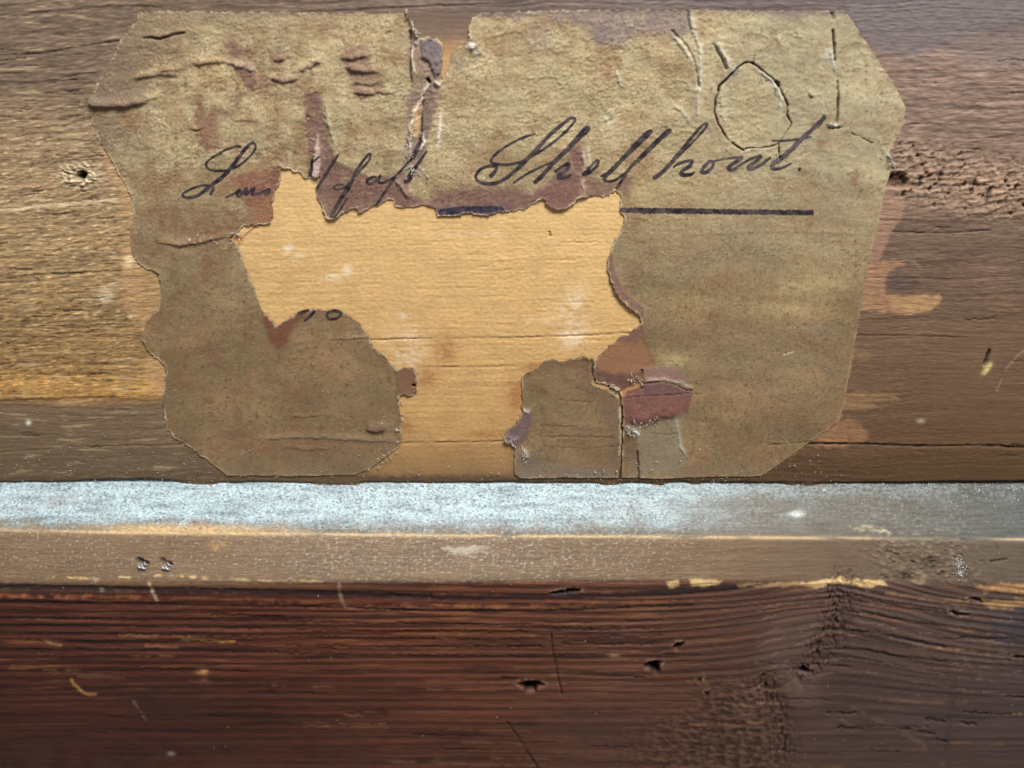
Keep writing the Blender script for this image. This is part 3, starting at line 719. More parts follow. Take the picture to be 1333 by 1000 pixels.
    # fragment: ink-dark lobe and lines
    f.fill([(684,530),(676,548),(660,558),(654,574),(668,584),(684,572),(692,552),(694,536)], lin((104, 84, 86)), .9, 3, 3, .10)
    f.ridge([(660,566),(668,572),(676,570)], 2.0, .25, lin((150, 140, 146)), .6)
    f.fill([(670,586),(690,590),(720,606),(808,612),(808,624),(668,624)], lin((112, 98, 90)), .6, 6, 6)
    f.fill([(696,474),(730,464),(768,462),(772,500),(752,484),(730,478),(704,486)], lin((112, 84, 66)), .6, 6, 5)
    f.fill([(756,500),(806,512),(808,620),(796,620),(792,560),(776,530)], lin((106, 84, 68)), .55, 6, 5)
    f.ridge([(680,533),(690,537)], 1.8, .3, lin((200, 190, 172)), .8)
    f.ridge([(678,584),(684,588),(687,596)], 2.0, .3, lin((196, 188, 176)), .7)
    for p in ([(704,554),(752,555)], [(690,570),(740,568),(800,569)], [(706,581),(760,584),(806,580)], [(730,520),(770,524)]):
        f.groove(p, 1.6, .06, lin((86, 68, 50)), .5, 3)
    f.blob(764, 562, 14, 7, PURPLE, .45); f.blob(702, 508, 10, 8, lin((70, 54, 38)), .4)
    # horizontal joint of the wood telegraphing through
    f.ridge([(430,441),(455,440),(482,439)], 1.6, .12)
    f.groove([(1000,579),(1030,577),(1054,574)], 1.1, .12, lin((80, 60, 42)), .6)
    f.ridge([(890,305),(1000,300),(1130,305)], 2.0, .06)
    # lower margin catches dirt and dust
    f.tint(np.s_[:, :], sstep(588, 622, V) * (0.6 + .6 * f.n3), lin((128, 112, 90)), .5)

paint_label(lf)

def cut_sheet(name, outline, lift):
    f = lf
    pts = np.asarray(outline)
    sl = f.box(pts, 4)
    U, V = f.U[sl].astype(np.float64), f.V[sl].astype(np.float64)
    rg = 0.35 + 0.75 * sstep(930, 860, U) * sstep(612, 585, V) + .6 * sstep(215, 180, U) * sstep(140, 120, V)
    X = U + rg * (1.7 * perlin(U / 7, V / 7, 51) + 0.9 * perlin(U / 3, V / 3, 53))
    Y = V + rg * (1.7 * perlin(U / 7, V / 7, 55) + 0.9 * perlin(U / 3, V / 3, 59))
    d = poly_sdf(X, Y, pts)
    gy, gx = np.gradient(d, f.v[1] - f.v[0], f.u[1] - f.u[0])
    g2 = np.maximum(gx * gx + gy * gy, 0.25)
    ins = d > 0
    keep = ins[:-1, :-1] | ins[1:, :-1] | ins[:-1, 1:] | ins[1:, 1:]
    out = (~ins)
    mv = np.where(out, np.clip(-d, 0, 1.6), 0) / g2
    U2, V2 = U + mv * gx, V + mv * gy
    flat = sstep(14, 2, d) * np.maximum(sstep(240, 140, U), np.maximum(sstep(60, 20, V), sstep(1080, 1110, U + .2 * (V - 300))))
    h = f.h[sl] + lift(U, V, d) - .05 * flat + .16 * fbm(U / 75, V / 48, 3, 68) * sstep(3, 26, d)
    c = f.c[sl].copy()
    # fresh torn rim shows pale fibre
    rim = np.exp(-(np.maximum(d, 0) / 1.35) ** 2) * sstep(-.3, .35, fbm(U / 18, V / 18, 2, 61)) * np.clip(rg, 0, 1.1)
    c = c * (1 - .75 * rim[..., None]) + lin((204, 184, 152)) * .75 * rim[..., None]
    f.h[sl] = np.where(ins, h, f.h[sl])
    P = on_panel(U2, V2, h * MM) - LOC
    gr = ((.5 + .5 * sstep(420, 150, V) * sstep(1150, 820, U)) * np.clip(.85 + .7 * fbm(U / 50, V / 40, 2, 17), .35, 1.3))[..., None]
    return grid_mesh(name, P, np.concatenate([np.clip(c, 0.004, 0.9), gr], -1), keep, M_PAPER, label, 0.00009, np.append(lin((128, 102, 76)), .5))

def lift_main(U, V, d):
    e = np.exp(-np.maximum(d, 0) / 5.0)
    L = 0.05 * e
    for x, y, r, k in ((430, 283, 16, .35), (470, 272, 12, .25), (727, 270, 18, .30), (756, 255, 10, .30), (600, 280, 30, .22), (818, 398, 20, .35), (800, 370, 16, .25),
                       (357, 280, 14, .18), (362, 222, 10, .25), (122, 134, 10, .35), (208, 360, 12, .22), (192, 440, 18, .22), (524, 540, 18, .18), (540, 495, 12, .3), (535, 35, 14, .3),
                       (612, 50, 10, .3), (497, 461, 16, .16), (852, 618, 26, .18), (1160, 205, 10, .3), (640, 276, 16, .1), (304, 310, 8, .25)):
        L = L + k * e * np.exp(-((U - x) ** 2 + (V - y) ** 2) / (r * r))
    return .7 * L + 0.05 * e * fbm(U / 25, V / 25, 2, 66)

def lift_frag(U, V, d):
    e = np.exp(-np.maximum(d, 0) / 5.0)
    L = 0.05 * e
    for x, y, r, k in ((660, 568, 12, .3), (690, 482, 14, .2), (765, 466, 12, .2), (678, 600, 20, .15)):
        L = L + k * e * np.exp(-((U - x) ** 2 + (V - y) ** 2) / (r * r))
    return L

cut_sheet('paper_sheet', MAIN, lift_main)
tag(cut_sheet('paper_fragment', FRAG, lift_frag), 'small torn scrap of the label left at its lower middle')

def paper_h(u, v):
    f = lf
    du = f.u[1] - f.u[0]; dv = f.v[1] - f.v[0]
    x = np.clip((u - f.u[0]) / du, 0, f.shape[1] - 1.01); y = np.clip((v - f.v[0]) / dv, 0, f.shape[0] - 1.01)
    i = x.astype(int); j = y.astype(int); a = x - i; b = y - j
    H = f.h
    return (H[j, i] * (1 - a) + H[j, i + 1] * a) * (1 - b) + (H[j + 1, i] * (1 - a) + H[j + 1, i + 1] * a) * b

# ------------------------------------------------------------------ handwriting
def ink(name, strokes, mat=None, rag=0.35):
    """strokes of (u, v, width) control points -> ribbons lying on the paper"""
    Vs, Fs, n0 = [], [], 0
    for st in strokes:
        c = curve(st, 0.9)
        t = np.gradient(c[:, :2], axis=0); t /= np.maximum(np.hypot(t[:, 0], t[:, 1]), 1e-6)[:, None]
        nrm = np.stack([-t[:, 1], t[:, 0]], -1)
        s = np.arange(len(c)) * 0.9
        w = (np.maximum(c[:, 2], 0.9) + .55) * 0.5 * (1 + .16 * perlin(s / 14, s * 0 + c[0, 0] * .3, 5))
        w[0] *= .5; w[-1] *= .5
        a1 = w + rag * perlin(s / 3.1, s * 0 + c[0, 0], 7); a2 = w + rag * perlin(s / 3.1, s * 0 + c[0, 1], 9)
        rows = [(-1.0, a1), (-.5, a1), (0, w), (.5, a2), (1.0, a2)]
        pts = np.stack([c[:, :2] + nrm * (k * ww)[:, None] for k, ww in rows], 1)
        h = paper_h(pts[..., 0], pts[..., 1])
        h = np.maximum(h, (h[:, 2:3] - .02)) + 0.032
        P = on_panel(pts[..., 0], pts[..., 1], h * MM) - LOC
        n = len(c)
        idx = n0 + np.arange(n * 5).reshape(n, 5)
        Fq = np.stack([idx[:-1, :-1], idx[:-1, 1:], idx[1:, 1:], idx[1:, :-1]], -1).reshape(-1, 4)
        Vs.append(P.reshape(-1, 3)); Fs.append(Fq); n0 += n * 5
    F = np.vstack(Fs); V = np.vstack(Vs)
    a, b, d = V[F[:, 0]], V[F[:, 1]], V[F[:, 3]]
    nz = np.cross(b - a, d - a)[:, 2]
    F = np.where((nz < 0)[:, None], F[:, ::-1], F)
    return raw_mesh(name, V, F, None, mat or M_INK, label)

def W(pts, *ws):
    """spread widths evenly over the points"""
    x = np.linspace(0, 1, len(pts))
    w = np.interp(x, np.linspace(0, 1, len(ws)), ws)
    return [(p[0], p[1], k) for p, k in zip(pts, w)]

letters = [
 [W([(314.5,190.5),(309,190),(298,193),(285,200),(274,207),(269,213.5),(273,220),(282,222),(296,221.5),(312,215),(325,204),(333,193),(332,187),(328,186),(320,193),(309,208),(296,224),(285,234),(274,242),(260,253),(247,257),(239,255),(240,251),(252,244.5),(266,241),(275,242),(278,245),(274,254)], 2.6,2.4,2.6,2.2,2.2,2.6,4.2,4.6,3.2,2.4,2.4,3.4)],
 [W([(294,257),(306,251),(313,246),(309,253),(313,255),(321,245),(320,254)], 2,3,3), W([(311,250),(318,250),(324,247)], 3.5,3)],
 [W([(320,254),(328,247),(332,245),(329,253),(339,251),(346,248),(351,246),(351,250),(345,253)], 2.6,3.4,2.6,3.6)],
 [W([(407,206),(406,218),(404,230)], 2.6,4.4,4.6), W([(405,213),(411,208),(417,203)], 1.6,2.4)],
 [W([(441,201),(431,216),(420,234),(412,246)], 2.6,3.6,3.0)],
 [W([(483,199),(476,205),(464,223),(455,242),(444,259),(433,277),(431,282)], 2.4,3.0,4.0,5.4,5.0,3.4), W([(431,282),(436,282),(444,271),(452,257)], 2.4,2.2,2.0), W([(483,199),(481,208),(471,220),(458,234),(450,243),(439,246),(435,243),(440,240),(447,240)], 2.4,2.0,2.0,1.8,1.6)],
 [W([(491,230),(483,231),(478,236),(482,239),(490,235),(495.5,228),(493,236),(498,238),(506,234)], 2.2,3.2,2.2,3.2,2.2)],
 [W([(506,235),(517,227),(528,215),(536,205)], 2.0,2.4,2.4), W([(516,228),(510,237),(501,250),(490,267)], 2.6,3.2,2.8)],
 [W([(546,184),(541,196),(534,209)], 2.6,3.4,2.4), W([(556,196),(549,206),(541,218),(531,231)], 2.4,4.0,4.6), W([(526,237),(531,235),(537,230)], 4.6,5.6,3)],
 [W([(697,173.5),(686,177),(668,185),(650,196.5),(640,206.6),(641,212),(654.5,214),(672.5,212),(690.5,204),(713,190),(733,174),(747,159),(748,154),(742,154),(731,162),(715,176),(699.5,193),(684,209),(666,226),(650,236.6),(634,239),(622,235),(619.6,228),(627.5,219),(639,215.6),(646.6,217),(644,223.5),(637.6,230)], 1.8,2.4,3.0,3.0,2.8,2.8,3.4,4.2,5.2,4.2,3.4,3.2,3.4,5.0)],
 [W([(668,238),(686,226),(704,217),(717.5,211),(735.5,199),(753.5,181),(766,169.5),(764,166),(756,173),(740,192),(722,210),(706,228),(695,238)], 2.4,2.2,2.6,2.6,3.0,4.6,4.8,5.2,4.4), W([(722,223.5),(731,217),(740,213),(738,220),(729,227),(728,231),(738,230),(744,226)], 2.6,4.0,5.0,4.4,2.4)],
 [W([(779.4,207.8),(773,211),(766,219),(758,228)], 2.6,2.8,3.4), W([(779.4,207.8),(777,215),(769,222),(760,227)], 3.4,3.0,4.4)],
 [W([(781.7,230),(794,222),(807.6,210),(825.6,194),(845.8,174),(847,170.6),(841,174),(823,192),(805,212),(788,230),(787,234),(794,236),(804,232),(818,221)], 2.6,2.4,2.4,3.0,5.0,5.2,5.0,3.0,2.4,2.2)],
 [W([(804,244),(818,221),(837.6,203),(859,182),(872,171),(870,169),(859,178),(837,200),(820,218),(811,232),(801.6,246)], 2.6,2.4,2.8,3.6,3.0,3.0,3.6,3.0)],
 [W([(873.6,213),(888,198),(905,181),(920,163),(914,163),(895,185),(873.6,211),(859,226),(849.6,232)], 2.2,2.4,3.0,3.2,4.4,5.0,4.6), W([(876,217),(888,211),(900,209),(898,215),(888,222),(887,227),(898,227),(904,223)], 1.8,3.4,4.8,4.6,2.4)],
 [W([(924,209),(917,216),(913,223),(918,224.4),(926.4,218),(928,211),(922,210)], 3.6,5.0,3.6,3.4)],
 [W([(928,210),(940,207),(955,205),(965,205),(955,212),(948,218),(953,221),(965,213.6)], 1.8,2.2,4.4,4.6,2.6)],
 [W([(965,213.6),(978,206),(990,203),(982,211),(974,217),(979,219.6),(991,213.6),(1003,204)], 2.2,3.2,4.8,4.4,2.4)],
 [W([(1074,151),(1063,163),(1046,177.6),(1029.6,194),(1015,206.4),(1005,214),(1007,219.6),(1017.6,218.4),(1029.6,212.4)], 5.4,5.4,5.6,5.8,5.0,3.4,2.2), W([(1004.4,183),(1027,182.4),(1056,177.6)], 1.6,2.0,1.6)],
 [W([(387.5,408),(396,405),(403,403)], 3,4,3), W([(411,404),(404,411),(396,418)], 2.4,3.6,2.6)],
 [W([(425,408),(435,404),(444,407),(440,413),(430,415),(425,409)], 2.6,3.6,2.6,3.0)],
]
for k, st in enumerate(letters):
    ink('letter', st, M_INK2 if 15 <= k <= 18 else M_INK)
ink('full_stop', [W([(1038.5,220),(1042,219.4)], 4.6, 5.0)])
tag(ink('underline', [W([(807,273.2),(870,274.0),(940,275.0),(1000,275.8),(1059,276.6)], 5.2,6.6,6.0,5.4,5.9,6.6)], None, 1.2), 'straight thick black ink rule right of the tear')
tag(ink('underline', [W([(572,276),(590,274),(610,272.5),(632,272),(656,271)], 6.5,8.5,7.5,7.5,3.0)], M_BLUEINK, 1.2), 'smudged blue black remnant of the ink rule above the tear')

# torn fibres standing up along rips (one mass of hairs)
def hairs(name, specs, mat, parent, base, hfun):
    Vs, Fs, n0 = [], [], 0
    for (x, y, ang, l, w, z, arch) in specs:
        n = 5
        t = np.linspace(0, 1, n)
        b = ang + (rng.random() - .5) * 2.2 * t
        px = x + np.cumsum(np.cos(b)) * l / n; py = y + np.cumsum(np.sin(b)) * l / n
        h = hfun(px, py) + z + arch * np.sin(t * np.pi) * l * 0.1
        nx, ny = -np.sin(b), np.cos(b)
        ww = w * (1 - .6 * np.abs(2 * t - 1)) * .5
        A = base(px + nx * ww, py + ny * ww, h); B = base(px - nx * ww, py - ny * ww, h); C = base(px, py, h + w * 0.07)
        P = np.stack([A, C, B], 1).reshape(-1, 3)
        idx = n0 + np.arange(n * 3).reshape(n, 3)
        Fs.append(np.stack([idx[:-1, :-1], idx[:-1, 1:], idx[1:, 1:], idx[1:, :-1]], -1).reshape(-1, 4))
        Vs.append(P); n0 += n * 3
    o = raw_mesh(name, np.vstack(Vs), np.vstack(Fs), None, mat, parent)
    return tag(o, kind='stuff')

sp = []
for pts, cnt in (([(529,17),(542,45),(543,58)], 26), ([(558,108),(547,136),(537,160),(534,190),(531,215)], 46), ([(533,215),(545,225),(552,230)], 14), ([(606,54),(616,62),(624,70)], 10),
                 ([(815,556),(840,550),(868,544)], 18), ([(818,560),(832,566)], 14), ([(793,502),(806,508)], 8), ([(822,490),(836,500)], 12), ([(656,572),(672,574)], 10),
                 ([(680,584),(688,600)], 8), ([(680,618),(800,614)], 10), ([(1078,163),(1095,165)], 10), ([(302,309),(312,306)], 8), ([(230,316),(285,310)], 10), ([(1152,197),(1163,215)], 8),
                 ([(990,94),(1016,122)], 8), ([(520,515),(522,570)], 10), ([(476,612),(519,584)], 12), ([(850,606),(890,600)], 3), ([(404,160),(410,200)], 6)):
    c = curve(pts, 1.0)
    for k in range(cnt):
        p = c[rng.integers(len(c))]
        sp.append((p[0] + rng.normal(0, 2.2), p[1] + rng.normal(0, 2.2), rng.uniform(0, 6.28), rng.uniform(2.5, 8), rng.uniform(.7, 1.5), .06, rng.uniform(0, .5)))
hairs('torn_fibres', sp, M_FIBRE, label, lambda u, v, h: on_panel(u, v, h * MM) - LOC, paper_h)

# ------------------------------------------------------------------ rail (ledge, chamfer, front face)
V0 = lambda u: 632 + 2.0 * (u / 1333)
V1 = lambda u: np.interp(u, [-420, 0, 150, 600, 1000, 1333, 1760], [688, 691, 694, 698.5, 701, 703.5, 706])
V2 = lambda u: np.interp(u, [-420, 0, 300, 600, 900, 1050, 1333, 1760], [757, 759, 759, 757, 756, 757, 761, 766])
def nrm(a):
    a = math.radians(a); return np.array([0, math.sin(a), math.cos(a)])
N1, N2, N3 = nrm(56), nrm(22), nrm(-7)

def rail():
    u = np.concatenate([np.arange(-900, -12, 12), np.arange(-12, 1345, 1.5), np.arange(1346, 2240, 12)])
    s1, s2, s3 = 54, 50, 176
    vA = np.linspace(-1.2, 0, 8)[:-1]                     # the foot of the ledge, sunk below the panel
    f = Field(u, np.concatenate([np.arange(622, 1012, 1.42), np.arange(1013, 1460, 10)]))
    U, V = f.U, f.V
    D = ray(U, V)
    p0 = on_panel(u, V0(u))
    t1 = ((p0 - CAM) @ N1)[None] / (D @ N1)
    d1 = ray(u, V1(u)); p1 = CAM + d1 * (((p0 - CAM) @ N1) / (d1 @ N1))[:, None]
    t2 = ((p1 - CAM) @ N2)[None] / (D @ N2)
    d2 = ray(u, V2(u)); p2 = CAM + d2 * (((p1 - CAM) @ N2) / (d2 @ N2))[:, None]
    t3 = ((p2 - CAM) @ N3)[None] / (D @ N3)
    k = 0.00022
    sm = lambda a, b: np.logaddexp(a / k, b / k) * k
    T = sm(sm(t1, t2), t3)
    e = np.stack([np.exp(-(T - t) / 0.0005) for t in (t1, t2, t3)], -1); e /= e.sum(-1, keepdims=True)
    NN = e[..., :1] * N1 + e[..., 1:2] * N2 + e[..., 2:] * N3
    NN /= np.linalg.norm(NN, axis=-1, keepdims=True)
    v1, v2 = V1(U), V2(U)
    # --- grain bending over the knot at the right
    kx = np.exp(-((U - 1085) / 120) ** 2)
    Vw = V + 26 * kx * sstep(1010, 770, V) + np.where(U > 1085, -0.10 * (U - 1085) * sstep(960, 800, V), 0) + 3 * fbm(U / 200, V / 60, 3, 5) - .016 * (U - 300) * sstep(800, 770, V)
    g1 = fbm(U / 420, Vw / 8.5, 4, 12); g2 = fbm(U / 150, Vw / 3.0, 3, 22); g3 = fbm(U / 120, V / 60, 3, 32)
    ring = np.sin(Vw / 1.55 + 3.2 * fbm(U / 420, Vw / 26, 3, 42)); ring = np.sign(ring) * np.abs(ring) ** .6
    base = np.stack([np.interp(U + 60 * f.n3, [0, 350, 650, 900, 1100, 1333], c) for c in lin([(83,43,33),(92,49,36),(103,61,45),(100,67,54),(90,69,63),(86,68,64)]).T], -1)
    g4 = fbm(U / 40, Vw / 1.8, 2, 24)
    g5 = fbm(U / 600, Vw / 2.2, 3, 34); amp = sstep(.95, .2, np.abs(V - 830) / 120) * sstep(1040, 820, U)
    f.c[:] = base * np.clip(1 + .36 * g1 + .26 * g2 + .25 * g3 + (.10 + .34 * amp) * ring + .2 * g4 + (.62 - .34 * sstep(850, 1020, U)) * g5, .12, 2.8)[..., None]
    warm = sstep(.12, .5, fbm(U / 110, Vw / 4.5, 4, 52)) * sstep(1010, 860, V + .08 * U)
    f.tint(np.s_[:, :], warm, lin((148, 96, 60)), .6)
    dark = sstep(.08, .4, fbm(U / 260, Vw / 5.0, 4, 62))
    f.tint(np.s_[:, :], dark * (1 - .65 * sstep(820, 1020, U)), lin((48, 25, 20)), .6)
    f.c *= (1 - .28 * sstep(870, 960, V + 30 * f.n3) * sstep(650, 350, U))[..., None]
    f.tint(np.s_[:, :], sstep(930, 1010, V + 20 * f.n3) * sstep(.0, .3, f.n3 + .2), lin((86, 62, 46)), .3)
    below = sstep(v2 - 4, v2 + 4, V)
    f.h += (0.04 * g1 + 0.05 * g2 + .03 * g4) * (.6 + .4 * below) + 0.045 * ring * sstep(1000, 780, V) * below
    # chamfer colour
    cm = sstep(v2 + 3, v2 - 3, V + 2.5 * f.n1)
    ch = np.stack([np.interp(U, [0, 600, 900, 1100, 1333], c) for c in lin([(124,100,77),(130,109,87),(116,94,72),(100,82,65),(90,77,64)]).T], -1)
    ch = ch * (1 + .24 * fbm(U / 300, V / 3, 4, 72) + .16 * g4 + .10 * g2 + .15 * f.n3)[..., None]
    f.c[:] = f.c * (1 - cm[..., None]) + ch * cm[..., None]
    f.h += cm * (0.03 * fbm(U / 30, V / 4, 3, 74))
    # dirty edge, shadow streak under the chamfer put into the colour, first board line
    n = fbm(U / 70, V / 6, 3, 82)
    f.tint(np.s_[:, :], np.exp(-((V - v2 - 5 + .012 * U * 0) / 6.0) ** 2) * sstep(600, 200, U), lin((112, 88, 64)), .8)
    f.stripe([(-20, 764), (100, 766), (250, 769), (450, 774), (620, 778), (760, 776), (860, 772), (960, 764)], 4.6, lin((44, 30, 34)), .85, 3)
    f.groove([(-20, 765), (100, 766), (250, 769), (450, 774), (560, 777)], 4.0, .22)
    f.stripe([(-20, 776), (120, 777), (260, 780), (450, 786), (640, 789), (800, 786), (900, 780)], 3.6, lin((150, 92, 60)), .75, 3, .55)
    f.stripe([(0, 776), (60, 777), (130, 778)], 3.2, lin((184, 110, 78)), .8, 2, .7)
    f.groove([(-20, 784), (200, 787), (450, 792), (600, 796), (760, 794), (900, 788)], 2.0, .18, lin((36, 20, 18)), .8, 2)
    for y in (804, 814, 824, 834, 845):
        f.groove([(-20, y), (250, y + 3), (450, y + 7), (640, y + 9), (860, y + 4)], 1.5, .12, lin((40, 22, 18)), .65, 3)
    for i in range(110):
        x = rng.uniform(-20, 1300); y = rng.uniform(785, 1005); l = rng.uniform(20, 120)
        if rng.random() < .5: f.groove([(x, y), (x + l * .5, y + 1), (x + l, y + 2)], rng.uniform(.7, 1.3), rng.uniform(.06, .2), lin((36, 22, 18)), .7, 2.5)
        else: f.stripe([(x, y), (x + l, y + 2)], rng.uniform(1.2, 2.6), lin((156, 112, 74)), rng.uniform(.2, .5), 2.5, .4)
    # worn pale wood along the lower arris on the right and the middle
    RAW = lin((226, 190, 134))
    f.fill([(868,758),(882,755),(884,764),(872,765)], RAW, .9, 2, 3); f.fill([(897,755),(915,753),(940,757),(930,763),(900,764)], RAW, .9, 2, 3)
    f.fill([(1040,760),(1060,755),(1090,753),(1120,755),(1150,756),(1154,763),(1120,765),(1080,762),(1060,766)], RAW, .92, 2, 3)
    f.fill([(960,760),(1060,757),(1060,763),(960,764)], RAW, .35, 2, 4)
    f.fill([(1270,762),(1345,760),(1345,772),(1280,770)], lin((206, 156, 104)), .7, 4, 5); f.fill([(1276,783),(1345,780),(1345,792),(1290,792)], lin((206, 160, 106)), .7, 4, 5)
    f.stripe([(60, 752), (130, 753), (200, 750), (270, 751)], 2.0, RAW, .75, 2, .6); f.stripe([(250, 752), (330, 755), (420, 757)], 1.8, RAW, .6, 2, .5)
    f.stripe([(1130, 770), (1200, 778), (1290, 786)], 3, lin((170, 128, 90)), .5, 3, .5)
    f.fill([(1280,795),(1345,790),(1345,835),(1300,842)], lin((66, 62, 72)), .6, 8, 8)
    # --- ledge dust, blue of the skylight put into its colour
    dv = (V - V0(U)) / (v1 - V0(U))
    cov = np.interp(U, [-400, 0, 700, 880, 1000, 1100, 1333], [.90, .93, .90, .74, .40, .24, .18])
    wx = sstep(780, 1000, U + 60 * f.n3)
    prof = sstep(1.02, .62, dv + .22 * f.n3 + .12 * f.n1) * (1 - wx) + np.maximum(sstep(.42, .08, dv + .15 * f.n3), sstep(1.0, .7, dv) * .30) * wx
    nd = fbm(U / 5, V / 4, 3, 92)
    lm = sstep(v1 + 3, v1 - 1, V)
    wood = np.stack([np.interp(U, [0, 900, 1333], c) for c in lin([(134,116,98),(112,103,92),(82,82,78)]).T], -1) * (1 + .4 * fbm(U / 40, V / 3, 3, 96))[..., None]
    f.c[:] = f.c * (1 - lm[..., None]) + wood * lm[..., None]
    dm = np.clip(lm * prof * sstep(-.75, .1, nd + 1.6 * (cov - .5) + .5 * fbm(U / 70, V / 16, 3, 98)), 0, 1) * np.clip(cov + .05, 0, 1)
    nf = .55 * fbm(U / 4.5, V / 2.6, 2, 94) + .8 * fbm(U / 60, V / 9, 4, 95) + .25 - .5 * sstep(.55, 1.0, dv)
    dcol = lin((104, 117, 121)) * (1 - sstep(-.6, .55, nf)[..., None]) + np.array((.43, .535, .565)) * sstep(-.6, .55, nf)[..., None]
    f.c[:] = f.c * (1 - dm[..., None]) + dcol * dm[..., None]
    f.h += dm * (0.10 + 0.12 * nd + .07 * nf + .06 * fbm(U / 20, V / 8, 2, 99))
    for x, y, rx, ry, k in ((75, 652, 22, 8, .5), (228, 676, 10, 4, .6), (36, 664, 14, 4, .4), (790, 665, 60, 10, .35), (640, 684, 160, 6, .35)):
        f.blob(x, y, rx, ry, lin((132, 120, 118)), k, .8)
    f.blob(1037, 669, 10, 4, (0.6, .62, .6), .7, .5)
    # sprinkled dust further down the ledge and chamfer
    s = sstep(.30, .55, fbm(U / 3.5, V / 3.0, 2, 101)) * sstep(v2 + 8, v2 - 30, V)
    f.tint(np.s_[:, :], s * sstep(1010, 820, U), (.62, .60, .55), .40)
    s = sstep(.15, .6, fbm(U / 5, V / 4, 3, 103)) * sstep(300, 420, U) * sstep(900, 700, U) * cm
    f.tint(np.s_[:, :], s, (.52, .50, .46), .6)
    # pale arris between ledge and chamfer
    n = fbm(U / 60, V / 8, 3, 105)
    ar = np.exp(-((V - v1 + 1.0) / 2.0) ** 2) * sstep(-.3, .3, n + .25) * np.interp(U, [0, 60, 120, 500, 1000, 1130, 1150, 1280, 1333], [.5, .5, .9, .8, .7, .6, .2, .2, .8])
    f.tint(np.s_[:, :], ar, lin((222, 190, 142)), .8)
    ar = np.exp(-((V - v1 + 6) / 6.0) ** 2) * sstep(80, 200, U) * sstep(450, 250, U)
    f.tint(np.s_[:, :], ar, lin((206, 172, 120)), .7)
    f.blob(285, 708, 10, 7, lin((206, 166, 110)), .6, .8)
    # knot disturbance crossing ledge and chamfer
    cx = 1140 + .35 * (V - 640)
    km = np.exp(-((U - cx - 30) / 75) ** 4) * sstep(640, 660, V) * sstep(v2 + 4, v2 - 8, V)
    a, b = fbm((U + V) / 17, (V - .4 * U) / 6, 3, 111), fbm(U / 9, V / 5, 3, 113)
    f.h += km * (.22 * a + .16 * b - .35 * sstep(.2, .45, a))
    f.tint(np.s_[:, :], km * sstep(.1, .45, b + .3 * a), lin((160, 146, 120)), .35)
    f.tint(np.s_[:, :], km * sstep(.18, .4, a) * sstep(690, 720, V), lin((50, 42, 34)), .75)
    for x, y, rx, ry in ((1205, 732, 14, 5), (1178, 752, 12, 5), (1212, 740, 8, 5)): f.blob(x, y, rx, ry, lin((44, 34, 28)), .75, .9, -.3)
    f.ridge([(1185,750),(1196,745),(1204,752),(1198,760),(1186,757)], 2.4, .2, lin((158, 134, 104)), .5)
    f.groove([(1290,731),(1300,730),(1310,728)], 1.6, .25, lin((44, 34, 28)), .9); f.groove([(1296,707),(1299,714)], 1.6, .2, lin((52, 42, 34)), .8)
    for x, y in ((1128, 684), (1118, 688), (1150, 692), (1142, 690)): f.ridge([(x - 8, y + 1), (x, y), (x + 9, y + 3)], 1.5, .2, lin((186, 174, 146)), .6, 1.0, 4)
    f.fill([(575,714),(610,710),(636,713),(620,716),(640,719),(600,720),(620,723),(590,721)], lin((206, 196, 176)), .5, 2, 4)
    # rough cross grain: the valley running down through the knot
    path = [(1098,762),(1092,790),(1084,815),(1074,838),(1060,862),(1042,880)]
    sl, d, sd, t = f.line(path, 70, 3)
    m = np.exp(-(d / (21 - 5 * t)) ** 2)
    a = fbm((U[sl] + .3 * V[sl]) / 5.5, (V[sl] - .7 * U[sl]) / 15, 3, 121)
    f.h[sl] += m * (.75 * a - .4 - .7 * sstep(.05, .35, a))
    f.tint(sl, m * sstep(.0, .35, a), lin((38, 28, 24)), .75)
    # clean, smooth saddle left of the valley
    f.fill([(1005,800),(1060,790),(1070,815),(1050,850),(1030,872),(1060,880),(1072,910),(1062,925),(1030,905),(1010,880),(985,860)], lin((110, 88, 80)), .55, 14, 8)
    path = [(995,888),(1004,915),(1016,940),(1018,968),(1012,990)]
    sl, d, sd, t = f.line(path, 70, 3)
    m = np.exp(-(d / 17) ** 2)
    a = fbm((U[sl] + .2 * V[sl]) / 6, (V[sl] - .5 * U[sl]) / 14, 3, 125)
    f.h[sl] += m * (.7 * a - .3 - .6 * sstep(.05, .35, a)); f.tint(sl, m * sstep(.05, .35, a), lin((34, 24, 20)), .75)
    # pimpled patch of torn end grain
    pm = sstep(860, 960, U + 30 * f.n3) * sstep(1050, 985, U + 40 * f.n3 + 20 * f.n1) * sstep(868, 905, V + 18 * f.n3 - .10 * (960 - U)) 
    pm2 = sstep(770, 900, U + 40 * f.n3) * sstep(900, 960, V) * sstep(1050, 985, U + 40 * f.n3 + 20 * f.n1)
    pm = np.maximum(pm, pm2)
    a = fbm(U / 9.5, (V - .15 * U) / 6.0, 2, 131)
    a = .75 * a + .35 * fbm(U / 40, (V - .1 * U) / 3.5, 2, 133)
    f.h += pm * (.36 * a - .25 * sstep(.2, .4, a)); f.tint(np.s_[:, :], pm * sstep(-.05, .35, a), lin((44, 30, 24)), .7)
    f.tint(np.s_[:, :], pm * sstep(.05, -.35, a), lin((112, 88, 66)), .5)
    # curved raised year rings right of the valley
    for y, y2 in ((776, 800), (794, 818), (818, 845), (842, 860)):
        f.ridge([(1070, y + 3), (1100, y - 2), (1130, y), (1170, y + 8), (1230, (y + y2) / 2 + 6), (1320, y2 + 4)], 2.4, .13, lin((128, 104, 88)), .4, 1.0, 5)
        f.groove([(1072, y + 7), (1100, y + 3), (1130, y + 5), (1170, y + 13), (1230, (y + y2) / 2 + 11)], 2.0, .2, lin((44, 34, 32)), .7)
